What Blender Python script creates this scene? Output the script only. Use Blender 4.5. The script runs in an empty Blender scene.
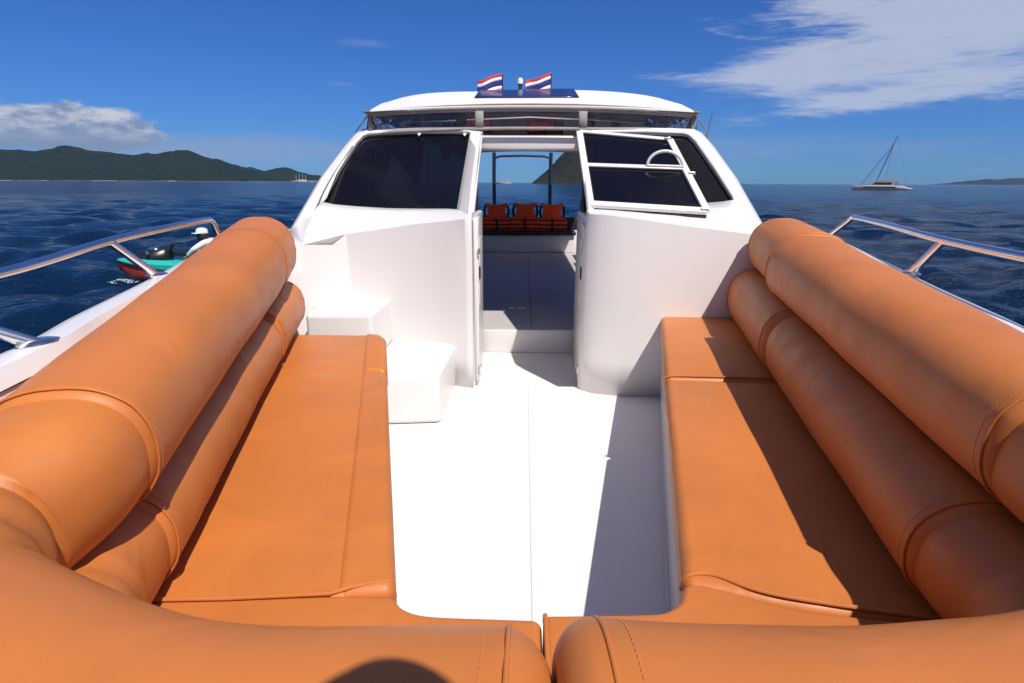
import bpy, bmesh, math, random
import numpy as np
from mathutils import Vector, Matrix

random.seed(7); rng = np.random.default_rng(5)
sc = bpy.context.scene
col = sc.collection
V = Vector
WATER = -0.6

# ------------------------------------------------------------------ materials
def new_mat(name):
    m = bpy.data.materials.new(name); m.use_nodes = True
    nt = m.node_tree; nt.nodes.clear()
    out = nt.nodes.new('ShaderNodeOutputMaterial')
    b = nt.nodes.new('ShaderNodeBsdfPrincipled')
    nt.links.new(b.outputs[0], out.inputs[0])
    return m, nt, b, out

def mat(name, base, rough=.5, metal=0., bump=0., bscale=40., var=0., vscale=6., coat=0., spec=.5, detail=4., bdist=.01, rvar=0.):
    m, nt, b, out = new_mat(name)
    b.inputs['Base Color'].default_value = (*base, 1)
    b.inputs['Roughness'].default_value = rough
    b.inputs['Metallic'].default_value = metal
    b.inputs['Specular IOR Level'].default_value = spec
    b.inputs['Coat Weight'].default_value = coat
    b.inputs['Coat Roughness'].default_value = .08
    geo = nt.nodes.new('ShaderNodeNewGeometry')
    if var:
        n = nt.nodes.new('ShaderNodeTexNoise'); n.inputs['Scale'].default_value = vscale
        n.inputs['Detail'].default_value = 5
        nt.links.new(geo.outputs['Position'], n.inputs['Vector'])
        r = nt.nodes.new('ShaderNodeMapRange'); r.inputs[1].default_value = .3; r.inputs[2].default_value = .7
        r.inputs[3].default_value = 1 - var; r.inputs[4].default_value = 1 + var
        nt.links.new(n.outputs[0], r.inputs[0])
        mx = nt.nodes.new('ShaderNodeMix'); mx.data_type = 'RGBA'; mx.blend_type = 'MULTIPLY'
        mx.inputs[0].default_value = 1; mx.inputs[6].default_value = (*base, 1)
        nt.links.new(r.outputs[0], mx.inputs[7]); nt.links.new(mx.outputs[2], b.inputs['Base Color'])
        if rvar:
            r2 = nt.nodes.new('ShaderNodeMapRange'); r2.inputs[1].default_value = .3; r2.inputs[2].default_value = .7
            r2.inputs[3].default_value = rough - rvar; r2.inputs[4].default_value = rough + rvar
            nt.links.new(n.outputs[0], r2.inputs[0]); nt.links.new(r2.outputs[0], b.inputs['Roughness'])
    if bump:
        n = nt.nodes.new('ShaderNodeTexNoise'); n.inputs['Scale'].default_value = bscale
        n.inputs['Detail'].default_value = detail
        nt.links.new(geo.outputs['Position'], n.inputs['Vector'])
        bp = nt.nodes.new('ShaderNodeBump'); bp.inputs['Strength'].default_value = bump
        bp.inputs['Distance'].default_value = bdist
        nt.links.new(n.outputs[0], bp.inputs['Height']); nt.links.new(bp.outputs[0], b.inputs['Normal'])
    return m

def leather(name, base):
    """tan marine vinyl: fine grain, faint creases, faint scuffs"""
    m, nt, b, out = new_mat(name)
    L = nt.links.new
    geo = nt.nodes.new('ShaderNodeNewGeometry')
    def noise(scale, det=4, dist=0.):
        n = nt.nodes.new('ShaderNodeTexNoise'); n.inputs['Scale'].default_value = scale
        n.inputs['Detail'].default_value = det; n.inputs['Distortion'].default_value = dist
        L(geo.outputs['Position'], n.inputs['Vector']); return n
    v = noise(2.2, 5, .4)
    r = nt.nodes.new('ShaderNodeMapRange'); r.inputs[1].default_value = .3; r.inputs[2].default_value = .7
    r.inputs[3].default_value = .90; r.inputs[4].default_value = 1.08
    L(v.outputs[0], r.inputs[0])
    mx = nt.nodes.new('ShaderNodeMix'); mx.data_type = 'RGBA'; mx.blend_type = 'MULTIPLY'
    mx.inputs[0].default_value = 1; mx.inputs[6].default_value = (*base, 1)
    L(r.outputs[0], mx.inputs[7]); L(mx.outputs[2], b.inputs['Base Color'])
    r2 = nt.nodes.new('ShaderNodeMapRange'); r2.inputs[1].default_value = .3; r2.inputs[2].default_value = .7
    r2.inputs[3].default_value = .42; r2.inputs[4].default_value = .54
    L(noise(9, 6).outputs[0], r2.inputs[0]); L(r2.outputs[0], b.inputs['Roughness'])
    b.inputs['Specular IOR Level'].default_value = .45
    vor = nt.nodes.new('ShaderNodeTexVoronoi'); vor.inputs['Scale'].default_value = 620
    L(geo.outputs['Position'], vor.inputs['Vector'])
    b1 = nt.nodes.new('ShaderNodeBump'); b1.inputs['Strength'].default_value = .13; b1.inputs['Distance'].default_value = .0006
    L(vor.outputs[0], b1.inputs['Height'])
    b2 = nt.nodes.new('ShaderNodeBump'); b2.inputs['Strength'].default_value = .45; b2.inputs['Distance'].default_value = .02
    L(noise(3.5, 2.5, 1.2).outputs[0], b2.inputs['Height']); L(b1.outputs[0], b2.inputs['Normal'])
    L(b2.outputs[0], b.inputs['Normal'])
    return m

M = {}
M['tan'] = leather('tan_vinyl', (.54, .172, .038))
M['thread'] = mat('seam_thread', (.56, .22, .075), .6)
M['gel'] = mat('white_gelcoat', (.765, .735, .72), .34, bump=.03, bscale=1.6, var=.012, vscale=2, coat=.25, bdist=.02, rvar=.03)
M['gel_floor'] = mat('white_deck_gelcoat', (.78, .745, .73), .5, bump=.12, bscale=420, var=.025, vscale=5, bdist=.0008)
M['seam'] = mat('sealant_line', (.60, .60, .60), .6)
M['steel'] = mat('polished_steel', (.86, .85, .83), .24, metal=1., var=.05, vscale=14)
M['navy'] = mat('navy_gelcoat', (.012, .02, .10), .3, coat=.3)
M['navy_cloth'] = mat('navy_cloth', (.010, .016, .075), .8)
M['rubber'] = mat('black_rubber', (.015, .015, .016), .55)
M['canvas'] = mat('grey_canvas', (.30, .29, .275), .85, bump=.25, bscale=60, var=.12, vscale=9, bdist=.01)
M['roofwhite'] = mat('white_roof', (.80, .785, .78), .45, bump=.2, bscale=2.2, var=.02, vscale=2, bdist=.03)
M['ceiling'] = mat('brown_headliner', (.33, .21, .17), .8, var=.1)
M['brown'] = mat('brown_wood_trim', (.13, .055, .03), .5, var=.25, vscale=8)
M['darkpost'] = mat('dark_blue_post', (.018, .03, .055), .4)
M['intfloor'] = mat('interior_deck', (.52, .48, .47), .45, bump=.1, bscale=300, var=.05, bdist=.0006)
M['orange'] = mat('orange_nylon', (.95, .085, .018), .75, bump=.4, bscale=45, var=.12, vscale=20, bdist=.01)
M['blackweb'] = mat('black_webbing', (.012, .012, .014), .8)
M['jetteal'] = mat('teal_plastic', (.02, .42, .36), .35)
M['jetred'] = mat('red_hull_plastic', (.42, .045, .03), .4)
M['jetblack'] = mat('black_plastic', (.012, .013, .016), .3)
M['chrome'] = mat('chrome', (.8, .8, .8), .08, metal=1)
M['shirt'] = mat('white_shirt', (.72, .72, .76), .85, bump=.3, bscale=20, bdist=.02)
M['skin'] = mat('brown_skin', (.25, .11, .06), .55)
M['hair'] = mat('dark_hair', (.015, .012, .01), .6)
M['darkcloth'] = mat('dark_trousers', (.02, .025, .04), .85)
M['catwhite'] = mat('yacht_white', (.55, .52, .50), .4)
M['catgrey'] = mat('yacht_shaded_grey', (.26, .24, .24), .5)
M['darkglass'] = mat('dark_glazing', (.012, .013, .018), .1)
M['mast'] = mat('weathered_aluminium', (.16, .18, .24), .5, metal=.3)
M['flagred'] = mat('red_cloth', (.62, .035, .035), .8)
M['flagwhite'] = mat('white_cloth', (.8, .8, .8), .8)
M['flagblue'] = mat('dark_blue_cloth', (.02, .022, .16), .8)
M['lampwhite'] = mat('white_lamp_lens', (.8, .8, .8), .3)
M['stowbrown'] = mat('brown_rolled_vinyl', (.16, .10, .085), .4, bump=.5, bscale=14, bdist=.02)

def tinted(name, tint, trans, rough=.03, ior=1.5):
    m = bpy.data.materials.new(name); m.use_nodes = True
    nt = m.node_tree; nt.nodes.clear(); L = nt.links.new
    out = nt.nodes.new('ShaderNodeOutputMaterial')
    t = nt.nodes.new('ShaderNodeBsdfTransparent'); t.inputs[0].default_value = (*tint, 1)
    b = nt.nodes.new('ShaderNodeBsdfPrincipled'); b.inputs['Base Color'].default_value = (.006, .006, .010, 1)
    b.inputs['Roughness'].default_value = rough; b.inputs['IOR'].default_value = ior
    mx = nt.nodes.new('ShaderNodeMixShader'); mx.inputs[0].default_value = 1 - trans
    L(t.outputs[0], mx.inputs[1]); L(b.outputs[0], mx.inputs[2]); L(mx.outputs[0], out.inputs[0])
    return m
M['glass'] = tinted('black_tinted_glass', (.5, .5, .6), .035, .04, 1.33)
def clear_vinyl():
    m = bpy.data.materials.new('clear_vinyl'); m.use_nodes = True
    nt = m.node_tree; nt.nodes.clear(); L = nt.links.new
    out = nt.nodes.new('ShaderNodeOutputMaterial')
    t = nt.nodes.new('ShaderNodeBsdfTransparent'); t.inputs[0].default_value = (.80, .80, .84, 1)
    g = nt.nodes.new('ShaderNodeBsdfGlossy'); g.inputs['Roughness'].default_value = .09
    g.inputs[0].default_value = (.9, .9, .95, 1)
    geo = nt.nodes.new('ShaderNodeNewGeometry')
    n = nt.nodes.new('ShaderNodeTexNoise'); n.inputs['Scale'].default_value = 9; n.inputs['Detail'].default_value = 3
    L(geo.outputs['Position'], n.inputs['Vector'])
    bp = nt.nodes.new('ShaderNodeBump'); bp.inputs['Strength'].default_value = .8; bp.inputs['Distance'].default_value = .05
    L(n.outputs[0], bp.inputs['Height']); L(bp.outputs[0], g.inputs['Normal'])
    f = nt.nodes.new('ShaderNodeFresnel'); f.inputs[0].default_value = 1.5; L(bp.outputs[0], f.inputs['Normal'])
    r = nt.nodes.new('ShaderNodeMath'); r.operation = 'MULTIPLY_ADD'; r.inputs[1].default_value = 1.2; r.inputs[2].default_value = .03
    L(f.outputs[0], r.inputs[0])
    mx = nt.nodes.new('ShaderNodeMixShader'); L(r.outputs[0], mx.inputs[0])
    L(t.outputs[0], mx.inputs[1]); L(g.outputs[0], mx.inputs[2]); L(mx.outputs[0], out.inputs[0])
    return m
M['vinyl'] = clear_vinyl()

# ------------------------------------------------------------------ mesh helpers
class MB:
    def __init__(s): s.v = []; s.f = []
    def add(s, vs, fs):
        o = len(s.v); s.v += [tuple(p) for p in vs]; s.f += [tuple(i + o for i in q) for q in fs]; return s
    def box(s, c, size, rot=None):
        hx, hy, hz = [q / 2 for q in size]
        P = [V((x, y, z)) for x in (-hx, hx) for y in (-hy, hy) for z in (-hz, hz)]
        if rot is not None: P = [rot @ p for p in P]
        c = V(c); P = [p + c for p in P]
        return s.add(P, [(0, 1, 3, 2), (4, 6, 7, 5), (0, 4, 5, 1), (2, 3, 7, 6), (0, 2, 6, 4), (1, 5, 7, 3)])
    def beam(s, a, b, w, h, up=(0, 0, 1)):
        a, b = V(a), V(b); t = (b - a).normalized(); u = V(up); r = t.cross(u).normalized(); u = r.cross(t)
        P = [p + r * x * w / 2 + u * z * h / 2 for p in (a, b) for x, z in ((-1, -1), (1, -1), (1, 1), (-1, 1))]
        return s.add(P, [(0, 3, 2, 1), (4, 5, 6, 7), (0, 1, 5, 4), (1, 2, 6, 5), (2, 3, 7, 6), (3, 0, 4, 7)])
    def loft(s, rings, closed=True, caps=True):
        n = len(rings[0]); vs = [p for r in rings for p in r]; fs = []
        for i in range(len(rings) - 1):
            for j in range(n if closed else n - 1):
                k = (j + 1) % n
                fs.append((i * n + j, i * n + k, (i + 1) * n + k, (i + 1) * n + j))
        if caps and closed:
            fs.append(tuple(reversed(range(n)))); fs.append(tuple(range((len(rings) - 1) * n, len(rings) * n)))
        return s.add(vs, fs)
    def tube(s, pts, r, n=12, closed=False):
        pts = [V(p) for p in pts]; N = len(pts); rs = r if isinstance(r, (list, tuple)) else [r] * N
        rings = []; ref = None
        for i, p in enumerate(pts):
            if closed: t = (pts[(i + 1) % N] - pts[i - 1])
            else: t = pts[min(i + 1, N - 1)] - pts[max(i - 1, 0)]
            t.normalize()
            if ref is None: ref = V((0, 0, 1)) if abs(t.z) < .9 else V((0, 1, 0))
            a = t.cross(ref).normalized(); b = a.cross(t).normalized(); ref = b
            rings.append([p + (a * math.cos(q) + b * math.sin(q)) * rs[i] for q in [2 * math.pi * k / n for k in range(n)]])
        if closed: rings.append(rings[0])
        return s.loft(rings, True, not closed)
    def prism(s, poly, z0, z1):
        n = len(poly)
        z0f = z0 if callable(z0) else (lambda x, y: z0); z1f = z1 if callable(z1) else (lambda x, y: z1)
        vs = [(x, y, z0f(x, y)) for x, y in poly] + [(x, y, z1f(x, y)) for x, y in poly]
        fs = [tuple(reversed(range(n))), tuple(range(n, 2 * n))] + [(i, (i + 1) % n, n + (i + 1) % n, n + i) for i in range(n)]
        return s.add(vs, fs)
    def sphere(s, c, r, n=16, m=10, sx=1, sy=1, sz=1):
        c = V(c); rings = []
        for i in range(1, m):
            a = math.pi * i / m
            rings.append([c + V((r * sx * math.sin(a) * math.cos(q), r * sy * math.sin(a) * math.sin(q), -r * sz * math.cos(a))) for q in [2 * math.pi * k / n for k in range(n)]])
        return s.loft(rings)
    def build(s, name, m, parent=None, bevel=0, seg=3, smooth=True, angle=35, solid=0, weld=False):
        me = bpy.data.meshes.new(name); me.from_pydata(s.v, [], s.f); me.update()
        bm = bmesh.new(); bm.from_mesh(me)
        if weld: bmesh.ops.remove_doubles(bm, verts=bm.verts, dist=1e-5)
        bmesh.ops.recalc_face_normals(bm, faces=bm.faces)
        bm.to_mesh(me); bm.free()
        o = bpy.data.objects.new(name, me); col.objects.link(o)
        me.materials.append(m if not isinstance(m, str) else M[m])
        if solid:
            q = o.modifiers.new('solid', 'SOLIDIFY'); q.thickness = solid; q.offset = -1
        if bevel:
            q = o.modifiers.new('bevel', 'BEVEL'); q.width = bevel; q.segments = seg; q.limit_method = 'ANGLE'; q.angle_limit = math.radians(30)
            q.harden_normals = False
        if smooth:
            me.shade_smooth()
            me.set_sharp_from_angle(angle=math.radians(angle)) if not bevel else None
        if parent is not None: attach(o, parent)
        return o

ROOT = {}
def attach(o, parent):
    """mesh data is in world coordinates: children cancel the root's location"""
    o.parent = parent
    if parent.type == 'EMPTY' and parent.get('_w'):
        o.location = -V(parent.location)

def tag(o, label=None, cat=None, group=None, kind=None):
    if label: o['label'] = label
    if cat: o['category'] = cat
    if group: o['group'] = group
    if kind: o['kind'] = kind
    return o
def empty(name, loc, label, cat, group=None, world=True):
    o = bpy.data.objects.new(name, None); col.objects.link(o); o.location = loc
    o.empty_display_size = .2
    if world: o['_w'] = 1
    return tag(o, label, cat, group)
def copy_tree(o, parent=None):
    c = o.copy(); col.objects.link(c)
    if parent is not None: c.parent = parent
    for ch in [k for k in bpy.data.objects if k.parent == o]: copy_tree(ch, c)
    return c

def catmull(pts, n):
    P = [V(p) for p in pts]; P = [P[0] * 2 - P[1]] + P + [P[-1] * 2 - P[-2]]
    out = []
    for i in range(1, len(P) - 2):
        a, b, c, d = P[i - 1:i + 3]
        for k in range(n):
            t = k / n
            out.append(.5 * ((2 * b) + (c - a) * t + (2 * a - 5 * b + 4 * c - d) * t * t + (3 * b - a - 3 * c + d) * t ** 3))
    out.append(P[-2]); return out
def resample(pts, step):
    out = [pts[0].copy()]; acc = 0
    L = [0]
    for a, b in zip(pts, pts[1:]): L.append(L[-1] + (b - a).length)
    N = max(4, int(L[-1] / step)); res = []; j = 0
    for k in range(N + 1):
        d = L[-1] * k / N
        while j < len(L) - 2 and L[j + 1] < d: j += 1
        q = (d - L[j]) / max(L[j + 1] - L[j], 1e-9); res.append(pts[j].lerp(pts[j + 1], q))
    return res, L[-1]

def bolster(name, path, rx, rz, parent, mtl='tan', ends=(1, 1), seams=(), power=2.35, wrinkle=0., seed=0, endr=.035):
    """stuffed roll swept along a path; rx, rz may be (start, end) radii"""
    pts = catmull(path, 14); pts, Ln = resample(pts, .022)
    N = len(pts); n = 48; rings = []; rr = random.Random(seed); d = 0
    rxs = rx if isinstance(rx, tuple) else (rx, rx); rzs = rz if isinstance(rz, tuple) else (rz, rz)
    ph = [rr.uniform(0, 6.3) for _ in range(6)]
    frames = []
    def frame(i):
        t = (pts[min(i + 1, N - 1)] - pts[max(i - 1, 0)]).normalized()
        s_ = t.cross(V((0, 0, 1))).normalized(); return t, s_, s_.cross(t)
    def ring(i, f, shift=0, grow=0.):
        t, a, b = frame(i); q = i / (N - 1); d = q * Ln
        ax = (rxs[0] + (rxs[1] - rxs[0]) * q) + grow; az = (rzs[0] + (rzs[1] - rzs[0]) * q) + grow
        out = []
        for k in range(n):
            th = 2 * math.pi * k / n; c, s_ = math.cos(th), math.sin(th)
            e = 2 / power
            x = math.copysign(abs(c) ** e, c); z = math.copysign(abs(s_) ** e, s_)
            w = 1 + .008 * math.sin(d * 5 + ph[0] + 2 * th) + .006 * math.sin(d * 11 + ph[1] - th)
            de = min(d if ends[0] else 9, Ln - d if ends[1] else 9)
            w += .012 * math.exp(-((de - .055) / .035) ** 2) * math.sin(15 * th + ph[5] + 2 * math.sin(3 * th)) * (.5 + .5 * math.sin(5 * th + ph[2]))
            if wrinkle:
                w += wrinkle * (math.sin(d * 34 + 3 * math.sin(th + ph[2]) + ph[3]) * max(0, math.sin(th * 1.0 + ph[4])) ** 2)
            out.append(pts[i] + t * shift + a * x * ax * f * w + b * z * az * f * w)
        return out
    K = 7
    if ends[0]:
        for k in range(K):
            a = math.pi / 2 * k / K; f = 1 - endr / rxs[0] * (1 - math.sin(a)) * 1.0
            rings.append(ring(0, f * (1 if k else .96), endr * (1 - math.cos(a)) - 0))
    st = 0
    for i in range(N):
        q = i * Ln / (N - 1)
        if (ends[0] and q < endr + .004) or (ends[1] and q > Ln - endr - .004): continue
        f = 1.
        for sd, dep, wd in seams:
            f -= dep * math.exp(-((q - sd) / wd) ** 2)
        rings.append(ring(i, f))
    if ends[1]:
        for k in range(K - 1, -1, -1):
            a = math.pi / 2 * k / K; f = 1 - endr / rxs[1] * (1 - math.sin(a))
            rings.append(ring(N - 1, f * (1 if k else .96), -endr * (1 - math.cos(a))))
    mb = MB(); mb.loft(rings); o = mb.build(name, mtl, parent, angle=60)
    # welt piping next to each closed end
    for e, i0 in ((0, 0), (1, N - 1)):
        if ends[e]:
            i = min(range(N), key=lambda j: abs(j * Ln / (N - 1) - (endr * .9 if e == 0 else Ln - endr * .9)))
            p = MB(); p.tube(ring(i, 1.0, 0, .0004), .0026, 8, closed=True); p.build('piping', mtl, o)
            i2 = min(N - 1, max(0, i + (1 if e == 0 else -1)))
            # stitches: short threads beside the welt
            R = ring(i2, 1.0, 0, .0006); s_ = MB(); m_ = 0
            for k in range(n):
                A, B = R[k], R[(k + 1) % n]; nn = max(1, int((B - A).length / .006))
                for j in range(nn):
                    s_.tube([A.lerp(B, (j + .2) / nn), A.lerp(B, (j + .75) / nn)], .0007, 5)
            s_.build('stitching', 'thread', o, smooth=True)
    return o

def cushion(name, poly, z0, z1, parent, bevel=.03, puff=.012, mtl='tan', seams=()):
    """pad from a plan outline: bevelled edges and a softly raised top made of a fine grid"""
    mb = MB(); mb.prism(poly, z0, z1)
    o = mb.build(name, mtl, parent, bevel=bevel, seg=6)
    for sm in seams:
        p = MB(); p.tube([V(q) for q in sm], .0035, 8); p.build('piping', mtl, o)
    return o

def patch(mb, rows):
    n = len(rows[0]); vs = [p for r in rows for p in r]
    fs = [(i * n + j, i * n + j + 1, (i + 1) * n + j + 1, (i + 1) * n + j) for i in range(len(rows) - 1) for j in range(n - 1)]
    return mb.add(vs, fs)

# ------------------------------------------------------------------ camera
F = 560.; W, H = 1024, 683
CX, CZ = -0.045, 1.4
pitch = math.atan(159 / F); yaw = math.atan(11 / F / math.cos(pitch)); roll = math.radians(.26)
fw = V((-math.sin(yaw) * math.cos(pitch), math.cos(yaw) * math.cos(pitch), -math.sin(pitch)))
rt = V((math.cos(yaw), math.sin(yaw), 0)); up = rt.cross(fw)
rt2 = rt * math.cos(roll) + up * math.sin(roll); up2 = rt2.cross(fw)
cam = bpy.data.cameras.new('camera'); cam.lens = F / W * 36; cam.sensor_width = 36; cam.clip_end = 60000; cam.clip_start = .02
co = bpy.data.objects.new('camera', cam); col.objects.link(co); sc.camera = co
mtx = Matrix((rt2, up2, -fw)).transposed().to_4x4(); mtx.translation = V((CX, 0, CZ)); co.matrix_world = mtx

# ------------------------------------------------------------------ sky, sun
S = V((-.37, .54, -1)).normalized()           # direction the light travels
to_sun = -S; elev = math.asin(to_sun.z)
az = math.atan2(to_sun.x, to_sun.y)
w = bpy.data.worlds.new('World'); sc.world = w; w.use_nodes = True
nt = w.node_tree; nt.nodes.clear(); L = nt.links.new
wo = nt.nodes.new('ShaderNodeOutputWorld'); bg = nt.nodes.new('ShaderNodeBackground')
bg.inputs[1].default_value = .076
L(bg.outputs[0], wo.inputs[0])
sky = nt.nodes.new('ShaderNodeTexSky'); sky.sky_type = 'NISHITA'; sky.sun_disc = False
sky.sun_elevation = elev; sky.sun_rotation = az; sky.air_density = 1.0; sky.dust_density = .1; sky.ozone_density = 3.5
tc = nt.nodes.new('ShaderNodeTexCoord')
sep = nt.nodes.new('ShaderNodeSeparateXYZ'); L(tc.outputs['Generated'], sep.inputs[0])
def mth(op, a, b=None, c=None, clamp=False):
    n = nt.nodes.new('ShaderNodeMath'); n.operation = op; n.use_clamp = clamp
    for i, q in enumerate((a, b, c)):
        if q is None: continue
        if isinstance(q, (int, float)): n.inputs[i].default_value = q
        else: L(q, n.inputs[i])
    return n.outputs[0]
AZ = mth('ARCTAN2', sep.outputs[0], sep.outputs[1]); EL = mth('ARCSINE', sep.outputs[2])
def wnoise(sx, sy, off=(0, 0), detail=8, rough=.6, dist=0., shear=0.):
    cb = nt.nodes.new('ShaderNodeCombineXYZ')
    L(mth('ADD', mth('MULTIPLY', mth('ADD', AZ, mth('MULTIPLY', EL, shear)), sx), off[0]), cb.inputs[0])
    L(mth('ADD', mth('MULTIPLY', mth('ADD', EL, mth('MULTIPLY', AZ, -.0)), sy), off[1]), cb.inputs[1])
    n = nt.nodes.new('ShaderNodeTexNoise'); n.inputs['Scale'].default_value = 1; n.inputs['Detail'].default_value = detail
    n.inputs['Roughness'].default_value = rough; n.inputs['Distortion'].default_value = dist
    L(cb.outputs[0], n.inputs['Vector']); return n.outputs[0]
def rng_(v, a, b, lo=0., hi=1., smooth=True):
    n = nt.nodes.new('ShaderNodeMapRange'); n.interpolation_type = 'SMOOTHSTEP' if smooth else 'LINEAR'
    L(v, n.inputs[0]); n.inputs[1].default_value = a; n.inputs[2].default_value = b; n.inputs[3].default_value = lo; n.inputs[4].default_value = hi
    return n.outputs[0]
def blob(ca, ce, ra, re, ang=0.):
    da = mth('SUBTRACT', AZ, ca); de = mth('SUBTRACT', EL, ce)
    c, s_ = math.cos(ang), math.sin(ang)
    u = mth('ADD', mth('MULTIPLY', da, c), mth('MULTIPLY', de, s_)); v = mth('SUBTRACT', mth('MULTIPLY', de, c), mth('MULTIPLY', da, s_))
    u = mth('MULTIPLY', u, 1 / ra); v = mth('MULTIPLY', v, 1 / re)
    return mth('EXPONENT', mth('MULTIPLY', mth('ADD', mth('MULTIPLY', u, u), mth('MULTIPLY', v, v)), -1))
def addm(*a):
    r = a[0]
    for b in a[1:]: r = mth('ADD', r, b)
    return r
# high cirrus sheet to the right
cm = addm(blob(.60, .185, .22, .055, .12), mth('MULTIPLY', blob(.46, .235, .13, .02, .0), .8), mth('MULTIPLY', blob(.85, .24, .3, .07), .9),
          mth('MULTIPLY', blob(.40, .160, .15, .030, .05), .75), mth('MULTIPLY', blob(.46, .108, .12, .016, .1), .85), mth('MULTIPLY', blob(.68, .13, .14, .03, .15), .6))
cn = wnoise(5.0, 24, (3.1, 1.7), 10, .62, .7, .9)
cf = wnoise(9, 85, (5.5, 3.3), 8, .68, 1.2, 1.6)
cirrus = rng_(addm(mth('MULTIPLY', cm, .60), mth('MULTIPLY', cn, 1.15), mth('MULTIPLY', cf, .75)), 1.12, 1.62)
# low cumulus bank to the left
um = addm(blob(-.62, .066, .085, .030), blob(-.70, .066, .09, .030), mth('MULTIPLY', blob(-.95, .065, .2, .03), .9), mth('MULTIPLY', blob(2.4, .08, .5, .04), .8))
un = wnoise(21, 46, (7.3, 2.2), 9, .58, .3)
cum = rng_(mth('ADD', mth('MULTIPLY', um, .55), mth('MULTIPLY', un, .9)), .70, .90)
# thin bands near the horizon and stray wisps
bm_ = addm(mth('MULTIPLY', blob(0, .045, 9, .030), .75), mth('MULTIPLY', blob(-.255, .207, .06, .009), .95), mth('MULTIPLY', blob(-.298, .147, .045, .007), .9), mth('MULTIPLY', blob(.33, .07, .12, .025), .45), mth('MULTIPLY', blob(-.45, .048, .25, .022), .8), mth('MULTIPLY', blob(-.10, .115, .12, .012), .5))
bn = wnoise(5.5, 42, (.6, 5.2), 8, .6, .4)
band = rng_(mth('ADD', mth('MULTIPLY', bm_, .5), mth('MULTIPLY', bn, .9)), .68, 1.25)
hs = nt.nodes.new('ShaderNodeHueSaturation'); hs.inputs['Saturation'].default_value = 1.0; hs.inputs['Hue'].default_value = .5
tm = nt.nodes.new('ShaderNodeMix'); tm.data_type = 'RGBA'; tm.blend_type = 'MULTIPLY'; tm.inputs[0].default_value = 1; tm.inputs[7].default_value = (.205, .465, .97, 1)
L(sky.outputs[0], tm.inputs[6]); L(tm.outputs[2], hs.inputs['Color'])
def mixc(fac, a, b):
    n = nt.nodes.new('ShaderNodeMix'); n.data_type = 'RGBA'; L(fac, n.inputs[0])
    for i, q in ((6, a), (7, b)):
        if isinstance(q, tuple): n.inputs[i].default_value = (*q, 1)
        else: L(q, n.inputs[i])
    return n.outputs[2]
c1 = mixc(mth('MULTIPLY', band, .62), hs.outputs[0], (3.2, 3.8, 5.3))
c2 = mixc(mth('MULTIPLY', cirrus, .72), c1, (6.2, 6.6, 7.6))
shade = rng_(wnoise(24, 60, (1.3, 8.2), 6), .35, .65)
ccol = mixc(mth('MULTIPLY', rng_(EL, .045, .078), shade), (2.5, 3.0, 4.2), (7.4, 7.2, 7.4))
c3 = mixc(mth('MULTIPLY', cum, .88), c2, ccol)
# scattered clouds overhead and behind the camera, unseen, added as neutral fill light
bh = mth('MAXIMUM', rng_(mth('ABSOLUTE', AZ), 1.25, 1.75), rng_(EL, .55, .9))
on = nt.nodes.new('ShaderNodeTexNoise'); on.inputs['Scale'].default_value = 2.6; on.inputs['Detail'].default_value = 7
L(tc.outputs['Generated'], on.inputs['Vector'])
oc = mth('MULTIPLY', mth('MULTIPLY', rng_(on.outputs[0], .46, .60), bh), rng_(EL, .0, .08))
c3 = mixc(mth('MULTIPLY', oc, .85), c3, (5.0, 4.8, 4.6))
L(c3, bg.inputs[0])

sun = bpy.data.lights.new('sun', 'SUN'); sun.energy = 4.0; sun.angle = math.radians(.53); sun.color = (1, .95, .88)
so = bpy.data.objects.new('sun', sun); col.objects.link(so); so.rotation_euler = S.to_track_quat('-Z', 'Y').to_euler()
sc.view_settings.view_transform = 'Standard'; sc.view_settings.look = 'None'; sc.view_settings.gamma = 1
sc.view_settings.exposure = .35
sc.cycles.use_adaptive_sampling = True; sc.cycles.use_denoising = True
sc.cycles.max_bounces = 8; sc.cycles.diffuse_bounces = 2; sc.cycles.transparent_max_bounces = 12; sc.cycles.volume_bounces = 0
sc.cycles.sample_clamp_indirect = 6

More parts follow.
